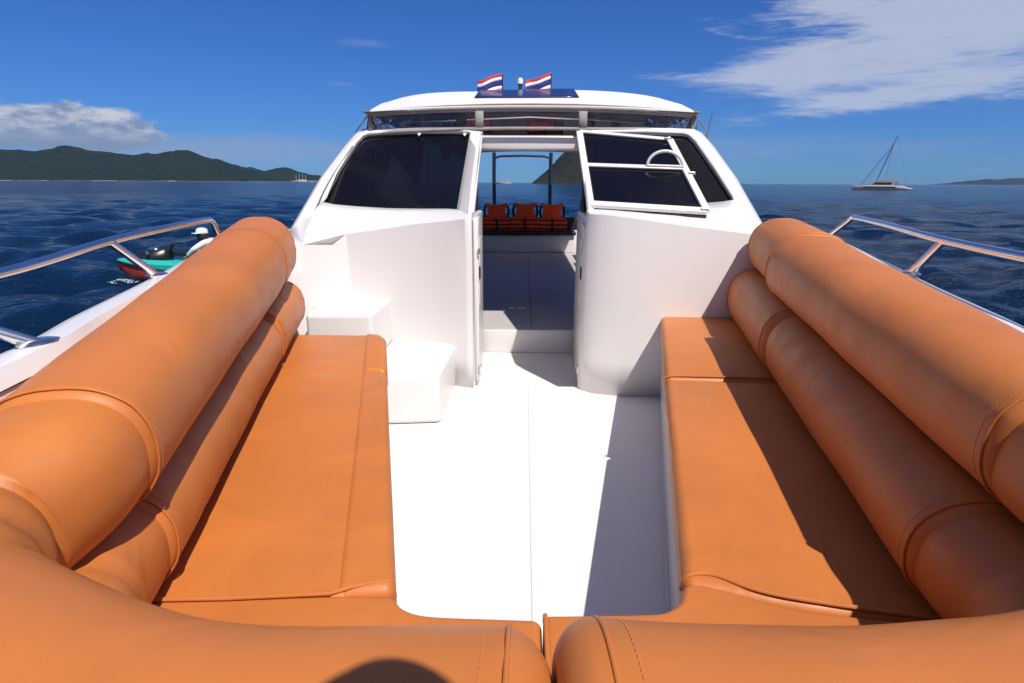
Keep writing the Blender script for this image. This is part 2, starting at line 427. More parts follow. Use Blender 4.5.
# ------------------------------------------------------------------ sea
def make_sea():
    NR, NA = 560, 900
    r = 1.2 * (8200 / 1.2) ** (np.linspace(0, 1, NR))
    a = np.linspace(0, 2 * np.pi, NA, endpoint=False)
    R, A = np.meshgrid(r, a, indexing='ij')
    X = R * np.sin(A); Y = R * np.cos(A); Z = np.full_like(X, WATER)
    dr = np.gradient(r)[:, None]; cell = np.maximum(dr, R * 2 * np.pi / NA)
    g = np.random.default_rng(3)
    for i in range(85):
        lam = .35 * (7.5 / .35) ** g.random(); k = 2 * np.pi / lam
        th = 1.1 + g.normal() * .75
        amp = .0080 * lam ** .85 * (.6 + .8 * g.random())
        att = np.clip((lam / cell - 2.5) / 3, 0, 1)
        ph = k * (X * np.cos(th) + Y * np.sin(th)) + g.random() * 6.28
        s = np.sin(ph); Z += att * amp * (s + .22 * np.cos(2 * ph) + .3 * (1 - 2 * np.abs(np.sin(ph / 2))))
    co_ = np.stack([X, Y, Z], -1).reshape(-1, 3)
    i = np.arange(NR - 1)[:, None]; j = np.arange(NA)[None, :]; k = (j + 1) % NA
    q = np.stack([i * NA + j, i * NA + k, (i + 1) * NA + k, (i + 1) * NA + j], -1).reshape(-1, 4)
    q = q[:, ::-1]
    me = bpy.data.meshes.new('sea'); me.vertices.add(len(co_) + 1); me.vertices.foreach_set('co', np.vstack([co_, [[0, 0, WATER]]]).ravel())
    tri = np.stack([np.arange(NA), (np.arange(NA) + 1) % NA, np.full(NA, len(co_))], -1)
    nl = q.size + tri.size
    me.loops.add(nl); me.loops.foreach_set('vertex_index', np.concatenate([q.ravel(), tri.ravel()]))
    me.polygons.add(len(q) + len(tri))
    me.polygons.foreach_set('loop_start', np.concatenate([np.arange(len(q)) * 4, q.size + np.arange(len(tri)) * 3]))
    me.polygons.foreach_set('loop_total', np.concatenate([np.full(len(q), 4), np.full(len(tri), 3)]))
    me.update(calc_edges=True); me.validate(); me.shade_smooth()
    o = bpy.data.objects.new('sea', me); col.objects.link(o)
    m, nt, b, out = new_mat('sea_water'); L = nt.links.new
    b.inputs['Roughness'].default_value = .12; b.inputs['IOR'].default_value = 1.33; b.inputs['Specular IOR Level'].default_value = .24
    geo = nt.nodes.new('ShaderNodeNewGeometry')
    def nz(scale, det, st=(1, 1, 1)):
        mp = nt.nodes.new('ShaderNodeMapping'); mp.inputs['Scale'].default_value = st; mp.inputs['Rotation'].default_value = (0, 0, .35)
        L(geo.outputs['Position'], mp.inputs[0])
        n = nt.nodes.new('ShaderNodeTexNoise'); n.inputs['Scale'].default_value = scale; n.inputs['Detail'].default_value = det
        n.inputs['Roughness'].default_value = .6
        L(mp.outputs[0], n.inputs['Vector']); return n.outputs[0]
    bA = nt.nodes.new('ShaderNodeBump'); bA.inputs['Strength'].default_value = .9; bA.inputs['Distance'].default_value = .20
    L(nz(2.6, 5, (.55, 1.2, 1)), bA.inputs['Height'])
    bB = nt.nodes.new('ShaderNodeBump'); bB.inputs['Strength'].default_value = .9; bB.inputs['Distance'].default_value = 1.2
    L(nz(.34, 7, (.5, 1.4, 1)), bB.inputs['Height']); L(bA.outputs[0], bB.inputs['Normal'])
    L(bB.outputs[0], b.inputs['Normal'])
    pt = nt.nodes.new('ShaderNodeMapRange'); pt.inputs[1].default_value = .35; pt.inputs[2].default_value = .65
    L(nz(.012, 5, (.4, 1.6, 1)), pt.inputs[0])
    mx = nt.nodes.new('ShaderNodeMix'); mx.data_type = 'RGBA'; mx.inputs[6].default_value = (.002, .013, .040, 1); mx.inputs[7].default_value = (.003, .020, .052, 1)
    L(pt.outputs[0], mx.inputs[0]); L(mx.outputs[2], b.inputs['Base Color'])
    me.materials.append(m)
    tag(o, kind='structure')
make_sea()

# ------------------------------------------------------------------ islands
def island(name, u0, u1, dist, prof, mtl, seed, depth=500, nx=200, ny=40, bumpy=4.0):
    """u = x/y direction, prof(u)-> elevation tangent; ridge line at distance dist"""
    g = np.random.default_rng(seed)
    us = np.linspace(u0, u1, nx); ts = np.linspace(0, 1, ny)
    U, T = np.meshgrid(us, ts, indexing='ij')
    Y = dist + depth * (T - .35); 
    X = U * dist + (Y - dist) * U * .4
    hp = np.interp(U, [p[0] for p in prof], [p[1] for p in prof]) * dist
    cross = np.sin(np.pi * np.clip(T / .7, 0, 1) * .5) * np.where(T > .35, np.cos((T - .35) / .65 * np.pi / 2), 1)
    c0 = np.sin(np.pi * .25); cross = np.clip(T / .35, 0, 1) ** .7 * np.where(T > .35, np.cos((T - .35) / .65 * np.pi / 2), 1)
    nz = np.zeros_like(U)
    for i in range(60):
        lam = 30 * (500 / 30) ** g.random(); th = g.random() * 6.28; k = 6.28 / lam
        nz += np.sin(k * (X * np.cos(th) + Y * np.sin(th)) + g.random() * 6.28) * lam ** .8 / 60
    Z = WATER - 3 + cross * (hp + 3) + nz * bumpy * np.clip(cross, 0, 1) * np.clip(hp / (30 + hp), 0, 1) * .4
    Z = np.where(cross <= 0.001, WATER - 4, Z)
    Z += g.normal(size=Z.shape) * np.clip(hp / 60, 0, 1) * .9 * (cross > .1)
    vs = np.stack([X, Y, Z], -1).reshape(-1, 3)
    fs = [(i * ny + j, (i + 1) * ny + j, (i + 1) * ny + j + 1, i * ny + j + 1) for i in range(nx - 1) for j in range(ny - 1)]
    mb = MB(); mb.add([tuple(v) for v in vs], fs); o = mb.build(name, mtl, smooth=True, angle=180)
    tag(o, kind='structure'); return o
def forest(name, rock=(.22, .18, .14), h=7.0, g1=(.006, .013, .008), g2=(.022, .034, .018)):
    m, nt, b, out = new_mat(name); L = nt.links.new
    b.inputs['Roughness'].default_value = .9; b.inputs['Specular IOR Level'].default_value = .1
    geo = nt.nodes.new('ShaderNodeNewGeometry')
    n = nt.nodes.new('ShaderNodeTexNoise'); n.inputs['Scale'].default_value = .035; n.inputs['Detail'].default_value = 8; n.inputs['Roughness'].default_value = .75
    L(geo.outputs['Position'], n.inputs['Vector'])
    cr = nt.nodes.new('ShaderNodeMapRange'); cr.inputs[1].default_value = .35; cr.inputs[2].default_value = .65; L(n.outputs[0], cr.inputs[0])
    mx = nt.nodes.new('ShaderNodeMix'); mx.data_type = 'RGBA'; mx.inputs[6].default_value = (*g1, 1); mx.inputs[7].default_value = (*g2, 1); L(cr.outputs[0], mx.inputs[0])
    sp = nt.nodes.new('ShaderNodeSeparateXYZ'); L(geo.outputs['Position'], sp.inputs[0])
    n2 = nt.nodes.new('ShaderNodeTexNoise'); n2.inputs['Scale'].default_value = .012; n2.inputs['Detail'].default_value = 5; L(geo.outputs['Position'], n2.inputs['Vector'])
    ma = nt.nodes.new('ShaderNodeMath'); ma.operation = 'MULTIPLY_ADD'; ma.inputs[1].default_value = -h * 2.2; L(n2.outputs[0], ma.inputs[0]); L(sp.outputs[2], ma.inputs[2])
    rk = nt.nodes.new('ShaderNodeMapRange'); rk.inputs[1].default_value = WATER; rk.inputs[2].default_value = WATER - h * .8
    L(ma.outputs[0], rk.inputs[0])
    mx2 = nt.nodes.new('ShaderNodeMix'); mx2.data_type = 'RGBA'; mx2.inputs[7].default_value = (*rock, 1)
    L(rk.outputs[0], mx2.inputs[0]); L(mx.outputs[2], mx2.inputs[6]); L(mx2.outputs[2], b.inputs['Base Color'])
    bp = nt.nodes.new('ShaderNodeBump'); bp.inputs['Strength'].default_value = 1; bp.inputs['Distance'].default_value = 12
    L(n.outputs[0], bp.inputs['Height']); L(bp.outputs[0], b.inputs['Normal'])
    return m
def uv(px, py):
    d = fw * F + rt2 * (px - W / 2) - up2 * (py - H / 2); return d.x / d.y, d.z / d.y
def prof(pts, hz=182.5):
    out = []
    for px, h in pts: out.append((uv(px, 182.5 + (px - 512) * .0045)[0], h / 560 * 1.05))
    return out
M['forest'] = forest('forested_slope', rock=(.15, .14, .12), h=3.2)
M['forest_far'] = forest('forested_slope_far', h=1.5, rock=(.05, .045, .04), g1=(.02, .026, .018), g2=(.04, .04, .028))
p = prof([(-260, 0), (-200, 14), (-120, 24), (-40, 23), (0, 27), (20, 26), (32, 24), (45, 27), (67, 31), (85, 27), (105, 25), (130, 24.5), (160, 24), (190, 25), (215, 19), (240, 11), (262, 4), (275, 0)])
island('hills', p[0][0], p[-1][0], 2600, p, 'forest', 1, depth=1500)
p = prof([(215, 0), (235, 8), (255, 8), (268, 11), (283, 13), (297, 8), (312, 5), (330, 4), (380, 0)])
island('hills', p[0][0], p[-1][0], 3300, p, 'forest', 2, depth=700, nx=120)
p = prof([(230, 0), (238, 12.5), (262, 10), (285, 5), (300, 0)])
island('hills', p[0][0], p[-1][0], 5200, p, 'forest', 6, depth=700, nx=60)
p = prof([(531, 0), (535, 4), (548, 14), (560, 24), (572, 33), (590, 42), (620, 48), (650, 36), (690, 14), (715, 0)])
island('hills', p[0][0], p[-1][0], 1100, p, 'forest_far', 3, depth=450)
p = prof([(958, 0), (975, 3.2), (995, 4.6), (1020, 5.0), (1060, 6), (1150, 8), (1300, 4), (1400, 0)])
island('hills', p[0][0], p[-1][0], 7000, p, 'forest_far', 4, depth=1800)
# pale beach strips at the foot of the left island
bb = MB()
for (a, b_, hh) in ((226, 318, 1.3), (168, 176, .9), (92, 118, .9), (40, 48, .8), (0, 14, .7)):
    A = uv(a, 182)[0]; B = uv(b_, 182)[0]; d = 2050 if b_ < 200 else 3010
    bb.prism([(A * d, d), (B * d, d), (B * (d + 30), d + 60), (A * (d + 30), d + 60)], WATER - 1, WATER + hh / 560 * d)
M['sand'] = mat('pale_sand', (.30, .28, .25), .9, var=.3, vscale=.03)
tag(bb.build('beach', 'sand', smooth=False), kind='structure')

# haze
hz = MB(); hz.box((0, 0, 300 + WATER - 2.5), (17000, 17000, 605))
o = hz.build('haze', 'gel', smooth=False); o.data.materials.clear()
hm = bpy.data.materials.new('sea_air'); hm.use_nodes = True; hn = hm.node_tree; hn.nodes.clear()
ho = hn.nodes.new('ShaderNodeOutputMaterial'); hv = hn.nodes.new('ShaderNodeVolumePrincipled')
hv.inputs['Color'].default_value = (.30, .55, 1, 1); hv.inputs['Density'].default_value = .00003; hv.inputs['Anisotropy'].default_value = 0
hn.links.new(hv.outputs[0], ho.inputs['Volume']); o.data.materials.append(hm); tag(o, kind='stuff')

# ------------------------------------------------------------------ the boat
boat = empty('speedboat', (0, 5, WATER), 'white speedboat seen from its bow cockpit towards the cabin, with canopy roof and steel rails', 'boat')

# gunwale outer edge (y, x, z) for the right side; mirrored
GE = [(-1.5, .03, .98), (-1.2, .46, .98), (-.7, .80, .98), (0, 1.06, 1.0), (.6, 1.165, 1.01), (1.19, 1.225, 1.03), (1.52, 1.325, 1.035), (2.1, 1.47, 1.05), (2.96, 1.69, 1.085),
      (3.5, 1.81, 1.09), (4.0, 1.90, 1.06), (4.8, 1.97, 1.02), (6.5, 2.0, 1.0), (11.6, 1.98, .95)]
def edge(sgn, inset=0., dz=0.):
    return catmull([(sgn * max(x - inset, .0), y, z + dz) for y, x, z in GE], 6)
def gx(y): return float(np.interp(y, [g[0] for g in GE], [g[1] for g in GE]))
def gz(y): return float(np.interp(y, [g[0] for g in GE], [g[2] for g in GE]))
hull = MB()
for sg in (-1, 1):
    top = edge(sg)
    rows = []
    for p_ in top:
        rows.append([p_ + V((-sg * min(.12, abs(p_.x)), 0, -.03)), p_ + V((-sg * min(.10, abs(p_.x)), 0, .008)), p_ + V((-sg * min(.05, abs(p_.x)), 0, .008)), p_ + V((-sg * .012, 0, -.002)), p_ + V((0, 0, -.02)),
                     p_ + V((0, 0, -.07)), V((p_.x * .99, p_.y, p_.z - .12)), V((p_.x * .965, p_.y + .03, p_.z - .45)), V((p_.x * .92, p_.y + .08, .2)), V((p_.x * .82, p_.y + .35, -.25)), V((p_.x * .6, p_.y + .6, -.72)), V((0, p_.y + .8, -1.0))])
    patch(hull, rows)
hull.build('hull', 'gel', boat, angle=50)
st = MB(); z_ = .95
st.box((0, 11.9, -.1), (3.7, .5, 1.2)); st.build('transom', 'gel', boat, bevel=.04)
# navy stripe along the outer edge of the gunwale with a rub rail
for sg in (-1, 1):
    mb = MB(); mb.tube([p_ + V((sg * .012, 0, -.045)) for p_ in edge(sg)], .026, 10); mb.build('rub_rail', 'navy_cloth', boat)
# foredeck in front of the cockpit
mb = MB(); rows = []
for k in range(9):
    y = -1.45 + k * (1.5) / 8; x = gx(y) - .05
    rows.append([V((x * q, y, gz(y) - .12 - .0 * q)) for q in (-1, -.5, 0, .5, 1)])
patch(mb, rows); mb.build('foredeck', 'gel', boat, solid=.04)
# inner coaming wall behind the bolsters
mb = MB()
for sg in (-1, 1):
    rows = []
    for y in np.linspace(-.2, 4.2, 30):
        x = gx(y) - .13; z = gz(y)
        rows.append([V((sg * (x + .012), y, z - .035)), V((sg * (x - .02), y, .85)), V((sg * (x - .03), y, .0))])
    patch(mb, rows)
mb.build('coaming', 'gel', boat, angle=60, solid=0)

# cockpit sole with a centre joint
LIN = lambda y: -.315 - .25 * (y - 1.0)      # inner edge of the left bench
RIN = lambda y: .31 + .2113 * (y - 1.03)     # inner edge of the right bench
mb = MB(); mb.prism([(-.72, .3), (.72, .3), (.92, .9), (1.05, 1.6), (1.22, 2.3), (1.45, 3.3), (1.52, 3.765), (-1.52, 3.765), (-1.45, 3.3), (-1.22, 2.3), (-1.05, 1.6), (-.92, .9)], -.08, 0); fl = mb.build('cockpit_floor', 'gel_floor', boat, smooth=False)
mb = MB(); mb.box((-.004, 2.0, .0012), (.005, 3.5, .0024)); 
mb.box((.0, 3.742, .0012), (.74, .005, .0024)); mb.build('floor_joint', 'seam', fl, smooth=False)

# bench plinths
for sg, fn, y1 in ((-1, LIN, 3.12), (1, RIN, 3.70)):
    ins = .035
    pl = [(fn(.2) + sg * ins * 1, .2), (fn(1.0) + sg * ins, 1.0), (fn(y1) + sg * ins, y1 - .0), (sg * (gx(y1) - .26), y1), (sg * (gx(2.2) - .24), 2.2), (sg * (gx(1.2) - .22), 1.2), (sg * .62, .2)]
    mb = MB(); mb.prism(pl, .001, .462); pb = mb.build('bench_base', 'gel', boat, bevel=.02)
    # recessed access panel line on the plinth
    a = V((fn(1.2) + sg * (ins - .002), 1.25, .06)); b_ = V((fn(y1 - .35) + sg * (ins - .002), y1 - .35, .06))
    p_ = MB(); p_.tube([a, b_, b_ + V((0, 0, .34)), a + V((0, 0, .34))], .0025, 6, closed=True); p_.build('panel_joint', 'seam', pb)
mb = MB(); mb.prism([(-.55, .12), (.55, .12), (.72, .55), (.35, .86), (.2, .885), (-.2, .885), (-.36, .86), (-.72, .55)], .001, .462)
mb.build('bench_base', 'gel', boat, bevel=.02)

# cabin front: left wall with recess, two steps
def wall(name, plan, h, y_top=(0, 0)):
    """plan: base points, h: top points"""
    mb = MB(); n = len(plan); rows = [[V(a).lerp(V(b), q) for a, b in zip(plan, h)] for q in np.linspace(0, 1, 6)]
    patch(mb, rows); return mb
J = .39
LW = [(-J, 3.775, 1.156), (-.43, 3.775, 1.150), (-.56, 3.85, 1.130), (-.80, 3.99, 1.101), (-1.10, 4.12, 1.051), (-1.36, 4.17, 1.012), (-1.43, 4.0, 1.002), (-1.50, 3.65, .988), (-1.60, 3.50, 1.02)]
LB = [(-J, 3.745, 0), (-.43, 3.75, 0), (-.56, 3.81, 0), (-.80, 3.96, 0), (-1.08, 4.10, 0), (-1.33, 4.16, 0), (-1.37, 4.0, 0), (-1.40, 3.65, 0), (-1.48, 3.40, 0)]
for L_, k_ in ((LW, 0), (LB, 0)):
    for i_, y_ in ((3, 3.90), (4, 3.96), (5, 3.98), (6, 3.90)):
        c_ = V((CX, 0, CZ)); p_ = V(L_[i_]); q_ = c_ + (p_ - c_) * (y_ / p_.y); L_[i_] = (q_.x, q_.y, q_.z if L_ is LW else 0)
wl = wall('cabin_wall', LB, LW); 
RW = [(J - .02, 3.785, 1.200), (.40, 3.74, 1.190), (.46, 3.69, 1.185), (.60, 3.655, 1.168), (.80, 3.645, 1.143), (1.07, 3.65, 1.109), (1.30, 3.655, 1.083), (1.42, 3.655, 1.068), (1.62, 3.66, 1.07)]
RB = [(J - .02, 3.755, 0), (.39, 3.715, 0), (.45, 3.665, 0), (.61, 3.62, 0), (.80, 3.61, 0), (1.07, 3.61, 0), (1.30, 3.61, 0), (1.42, 3.61, 0), (1.62, 3.61, 0)]
wr = wall('cabin_wall', RB, RW)
# upper shells: wall top -> glass outline
def shell(mb, outer, inner):
    n = len(outer); rows = []
    for q in np.linspace(0, 1, 5): rows.append([V(a).lerp(V(b), q) for a, b in zip(outer, inner)])
    rows = [r + [r[0]] for r in rows]
    patch(mb, rows)
# left
GL = [(-.516, 4.13, 1.19), (-.60, 4.135, 1.188), (-.80, 4.14, 1.187), (-1.03, 4.15, 1.190), (-1.27, 4.17, 1.203), (-1.44, 4.185, 1.215), (-1.533, 4.20, 1.235), (-1.515, 4.235, 1.275), (-1.44, 4.42, 1.49), (-1.355, 4.62, 1.69), (-1.32, 4.675, 1.738), (-1.28, 4.69, 1.752), (-.90, 4.70, 1.768), (-.50, 4.70, 1.768), (-.472, 4.695, 1.76), (-.475, 4.66, 1.73)]
def deeper(p, y):
    """slide a surveyed corner along its measured sight line to depth y"""
    c = V((CX, 0, CZ)); return tuple(c + (V(p) - c) * (y / p[1]))
for i_, y_ in ((2, 4.17), (3, 4.22), (4, 4.28), (5, 4.32), (6, 4.34), (7, 4.37), (8, 4.52), (9, 4.72), (10, 4.77), (11, 4.78), (12, 4.73)): GL[i_] = deeper(GL[i_], y_)
OL = [LW[0], LW[1], LW[2], LW[3], LW[4], LW[5], LW[7], (-1.70, 4.0, 1.036), (-1.60, 4.42, 1.40), (-1.47, 4.66, 1.64), (-1.39, 4.76, 1.755), (-1.33, 4.78, 1.785), (-.90, 4.78, 1.797), (-.43, 4.775, 1.80), (-.392, 4.77, 1.80), (-.388, 4.45, 1.60)]
for i_, y_ in ((8, 4.48), (9, 4.74), (10, 4.84), (11, 4.86), (12, 4.80)): OL[i_] = deeper(OL[i_], y_)
fr = MB(); fr.v = list(wl.v); fr.f = list(wl.f); shell(fr, OL, GL)
fr.add([LW[5], LW[6], LW[7]], [(0, 1, 2)])
fr.add([LW[7], LW[8], (-1.78, 3.62, 1.085), (-1.70, 4.0, 1.036)], [(0, 1, 2, 3)])
cl = fr.build('cabin_front', 'gel', boat, angle=28, solid=.03, weld=True)
# right (fixed window partly behind the opened sash)
GR = [(.47, 4.10, 1.21), (.60, 4.115, 1.21), (.80, 4.13, 1.213), (1.03, 4.15, 1.222), (1.22, 4.17, 1.234), (1.38, 4.185, 1.247), (1.462, 4.20, 1.262), (1.452, 4.235, 1.30), (1.36, 4.42, 1.50), (1.262, 4.62, 1.70), (1.225, 4.675, 1.748), (1.19, 4.69, 1.760), (.90, 4.70, 1.770), (.48, 4.70, 1.768), (.462, 4.695, 1.76), (.462, 4.66, 1.73)]
OR = [RW[0], RW[2], RW[4], RW[5], RW[6], RW[7], (1.50, 3.66, 1.035), (1.64, 4.0, 1.045), (1.53, 4.42, 1.42), (1.42, 4.66, 1.65), (1.345, 4.76, 1.76), (1.29, 4.78, 1.79), (.90, 4.78, 1.80), (.42, 4.775, 1.80), (.385, 4.77, 1.80), (.38, 4.45, 1.60)]
fr = MB(); fr.v = list(wr.v); fr.f = list(wr.f)
OR2 = [RW[0], RW[2], RW[4], RW[5], RW[6], RW[7]] + OR[6:]
shell(fr, OR2, GR); fr.add([RW[0], RW[1], RW[2]], [(0, 1, 2)]); fr.add([RW[2], RW[3], RW[4]], [(0, 1, 2)])
fr.add([RW[7], RW[8], (1.78, 3.62, 1.085), (1.64, 4.0, 1.045), (1.50, 3.66, 1.035)], [(0, 1, 2, 3, 4)])
cr_ = fr.build('cabin_front', 'gel', boat, angle=28, solid=.03, weld=True)
def glass_from(outline, name, parent, off=-.012):
    c = sum((V(p) for p in outline), V()) / len(outline)
    nrm = V((0, -.745, .667)) 
    P = [V(p) + nrm * off + (V(p) - c) * .012 for p in outline]; c = c + nrm * (off + .004)
    mb = MB(); mb.add(P + [c], [(i, (i + 1) % len(P), len(P)) for i in range(len(P))])
    return mb.build(name, 'glass', parent, angle=60)
glass_from(GL, 'windscreen_pane', cl); glass_from(GR, 'windscreen_pane', cr_)
# black gasket inside each opening
for G, par in ((GL, cl), (GR, cr_)):
    mb = MB(); mb.tube([V(p) + V((0, .004, -.004)) for p in G], .007, 8, closed=True); mb.build('gasket', 'rubber', par)
# raised groove moulding on each corner pillar
for pts, par in (([(-1.63, 4.0, 1.08), (-1.60, 4.12, 1.17), (-1.54, 4.38, 1.41), (-1.42, 4.66, 1.68)], cl), ([(1.50, 4.02, 1.10), (1.53, 4.10, 1.19), (1.455, 4.38, 1.43), (1.35, 4.62, 1.66), (1.27, 4.73, 1.765)], cr_)):
    mb = MB(); mb.tube(catmull(pts, 8), .017, 8); mb.build('pillar_moulding', 'gel', par)
# frame drips on the top edge of the left window
for x in (-.88, -.52):
    mb = MB(); mb.add([(x - .016, 4.685, 1.772), (x + .016, 4.685, 1.772), (x, 4.668, 1.748), (x, 4.70, 1.772)], [(0, 2, 1), (0, 3, 2), (1, 2, 3), (0, 1, 3)])
    mb.build('window_clip', 'gel', cl, smooth=False)
# cabin sides behind the pillars
mb = MB()
for sg, O in ((-1, OL), (1, OR2)):
    pil = [O[7], O[8], O[9], O[10]]
    rows = [[V(p_) for p_ in pil]]
    for y in (5.2, 6.4):
        rows.append([V((sg * x, y, z)) for x, z in ((1.72, 1.02), (1.66, 1.3), (1.56, 1.58), (1.50, 1.72))])
    patch(mb, rows)
    patch(mb, [[V((sg * 1.72, 6.4, 1.02)), V((sg * 1.66, 6.4, 1.0))], [V((sg * 1.75, 11.6, .98)), V((sg * 1.7, 11.6, .5))]])
    # side decks
    patch(mb, [[V((O[7][0], O[7][1], O[7][2])), V((sg * 1.83, 4.0, 1.055))], [V((sg * 1.72, 5.2, 1.02)), V((sg * 1.9, 5.2, 1.005))], [V((sg * 1.72, 6.4, 1.01)), V((sg * 1.92, 6.4, 1.0))], [V((sg * 1.72, 11.6, .94)), V((sg * 1.92, 11.6, .95))]])
mb.build('cabin_side', 'gel', boat, solid=.03, angle=40)

# steps on the left
mb = MB(); mb.prism([(-1.0, 3.05), (-.535, 3.10), (-.52, 3.84), (-.75, 3.90), (-1.0, 3.96)], .001, .30)
mb.build('step', 'gel', boat, bevel=.03, seg=5)
mb = MB(); mb.prism([(-1.42, 3.40), (-1.0, 3.42), (-1.0, 3.97), (-1.42, 4.0)], .001, .60)
mb.build('step', 'gel', boat, bevel=.03, seg=5)

# header beam and jamb posts of the companionway
mb = MB(); mb.box((-.004, 4.79, 1.705), (.83, .10, .115)); mb.build('door_header', 'gel', boat, bevel=.02)
for sg in (-1, 1):
    mb = MB(); mb.beam((sg * .405, 3.86, 1.19), (sg * .405, 4.775, 1.775), .045, .05); mb.build('door_post', 'gel', boat, bevel=.008)
    # passage side wall
    mb = MB(); mb.box((sg * .415, 4.26, .56), (.05, .92, 1.24)); mb.build('passage_wall', 'gel', boat, bevel=.015)
# sill and sunken tread, riser, cabin floor
mb = MB(); mb.prism([(-.40, 3.77), (.40, 3.77), (.40, 4.80), (-.40, 4.80)], -.12, -.06); mb.build('entry_tread', 'gel_floor', boat, smooth=False)
mb = MB(); mb.prism([(-1.52, 4.80), (1.52, 4.80), (1.55, 11.6), (-1.55, 11.6)], -.12, .145); cf = mb.build('cabin_floor', 'intfloor', boat, smooth=False)
mb = MB()
for x in (.03,): mb.box((x, 7.6, .1462), (.006, 5.6, .0024))
mb.build('floor_joint', 'rubber', cf, smooth=False)
mb = MB(); mb.box((0, 4.795, .045), (.80, .03, .205)); mb.build('entry_riser', 'gel', boat, bevel=.004)

# two door leaves folded back into the passage
for sg in (-1, 1):
    d = V((sg * .02, 1, 0)).normalized()
    hinge = V((sg * .388, 3.80, 0))
    pts = []
    hgt = 1.17 if sg < 0 else 1.13
    prof_ = [(0, .01), (.40, .01), (.40, hgt - .12), (.36, hgt - .03), (.28, hgt), (.06, hgt), (.015, hgt - .02), (0, hgt - .07)]
    mb = MB(); th = V((-sg * .035, 0, 0)); n = len(prof_)
    A = [hinge + d * a + V((0, 0, b_)) for a, b_ in prof_]; B = [p_ + th for p_ in A]
    mb.add(A + B, [tuple(range(n)), tuple(reversed(range(n, 2 * n)))] + [(i, n + i, n + (i + 1) % n, (i + 1) % n) for i in range(n)])
    dr = mb.build('door', 'gel', boat, bevel=.008)
    mb = MB(); mb.box(hinge + d * .2 + V((-sg * .038, 0, .80)), (.006, .26, .46)); mb.build('door_panel', 'gel', dr, bevel=.003)
    mb = MB(); mb.box(hinge + d * .05 + V((-sg * .040, 0, .80)), (.012, .022, .085)); mb.build('latch', 'rubber', dr, bevel=.003)
    for z in (.12, .95):
        mb = MB(); mb.box(hinge + d * .006 + V((-sg * .040, -.006, z)), (.014, .03, .05)); mb.build('hinge', 'steel', dr, bevel=.003)
    # jamb trim strip
    mb = MB(); mb.beam((sg * .389, 3.757, .0), (sg * .389, 3.79, 1.16), .012, .02, (0, 1, 0)); mb.build('jamb_strip', 'steel', dr)

# opened sash laid over the right windscreen
sh = MB()
C = [V((.400, 3.90, 1.262)), V((1.165, 3.84, 1.222)), V((1.055, 4.54, 1.715)), V((.378, 4.66, 1.780))]
e0 = (C[1] - C[0]).normalized(); nrm = e0.cross((C[3] - C[0]).normalized()).normalized()
if nrm.y > 0: nrm = -nrm
for a, b_, wd in ((0, 1, .05), (1, 2, .05), (2, 3, .035), (3, 0, .05)): sh.beam(C[a], C[b_], wd, .03, nrm)
m1, m2 = C[0].lerp(C[3], .50), C[1].lerp(C[2], .56); sh.beam(m1, m2, .040, .028, nrm)
sash = sh.build('window_sash', 'gel', boat, bevel=.006)
mb = MB()
for q in ((C[0], C[1], m2, m1), (m1, m2, C[2], C[3])):
    mb.add([p_ - nrm * .004 for p_ in q] , [(0, 1, 2, 3)])
mb.build('sash_pane', 'glass', sash, smooth=False)
mb = MB(); loop = [C[0], C[1], C[2], C[3]]; cc = sum(loop, V()) / 4
for q in ((C[0], C[1], m2, m1), (m1, m2, C[2], C[3])):
    cq = sum(q, V()) / 4; mb.tube([p_.lerp(cq, .085) for p_ in q], .006, 6, closed=True)
mb.build('gasket', 'rubber', sash)
# D shaped pull standing off the middle bar
mc = m1.lerp(m2, .80); ax = (m2 - m1).normalized(); upv = ((C[3] - C[0]).normalized() * .55 + nrm * .85).normalized()
mb = MB(); mb.tube([mc + ax * (.125 * math.cos(q)) + upv * (.105 * math.sin(q)) + nrm * .015 for q in np.linspace(0, math.pi, 20)], .011, 8)
mb.tube([mc - ax * .125 + nrm * .02, mc + ax * .125 + nrm * .02], .009, 8)
mb.build('sash_handle', 'gel', sash)
mb = MB()
for p_ in (C[1] - ax * .045, C[2] - ax * .045, C[1].lerp(C[2], .48)):
    mb = MB(); mb.box(p_ + nrm * .012 + ax * .025, (.05, .03, .02)); mb.build('sash_latch', 'steel', sash, bevel=.004)
# black strip below the sash, standing in for the shadow under its edge
mb = MB(); mb.beam(C[0] - nrm * .02 - V((0, .012, .018)), C[1] - nrm * .02 - V((0, .012, .018)), .02, .02, nrm); mb.build('sash_shadow_strip', 'rubber', sash)

# roof
RX = 1.37
def rz(x, y):
    t = max(0, (y - 4.72) / 1.38); rise = t if t < .9 else 1 - .25 * max(0, 1.3 - t) ** 2 / .4 if t < 1.3 else 1.0
    e = min(1, abs(x) / RX); edge_ = 1 - .22 * e ** 6
    tail = max(0, (y - 7.5)) * .022
    return 1.945 + .325 * rise * edge_ + .035 * (1 - e * e) - tail + .012 * math.sin(x * 3.1 + y) * rise * (1 - e)
mb = MB(); rows = []
xs = [math.sin(q) * RX for q in np.linspace(-math.pi / 2, math.pi / 2, 49)]
for y in np.concatenate([[4.72, 4.722], np.linspace(4.76, 6.3, 22), np.linspace(6.6, 10.35, 16)]):
    sc_ = 1 - .075 * max(0, 1 - (y - 4.72) / .8)
    zl = lambda x: rz(x, 4.722) - .012 if y < 4.721 else rz(x, y)
    rows.append([V((-RX * sc_, y, rz(RX, 4.722) - .012))] + [V((x * sc_, y, zl(x))) for x in xs] + [V((RX * sc_, y, rz(RX, 4.722) - .012))])
patch(mb, rows); roof = mb.build('roof', 'roofwhite', boat, angle=50)
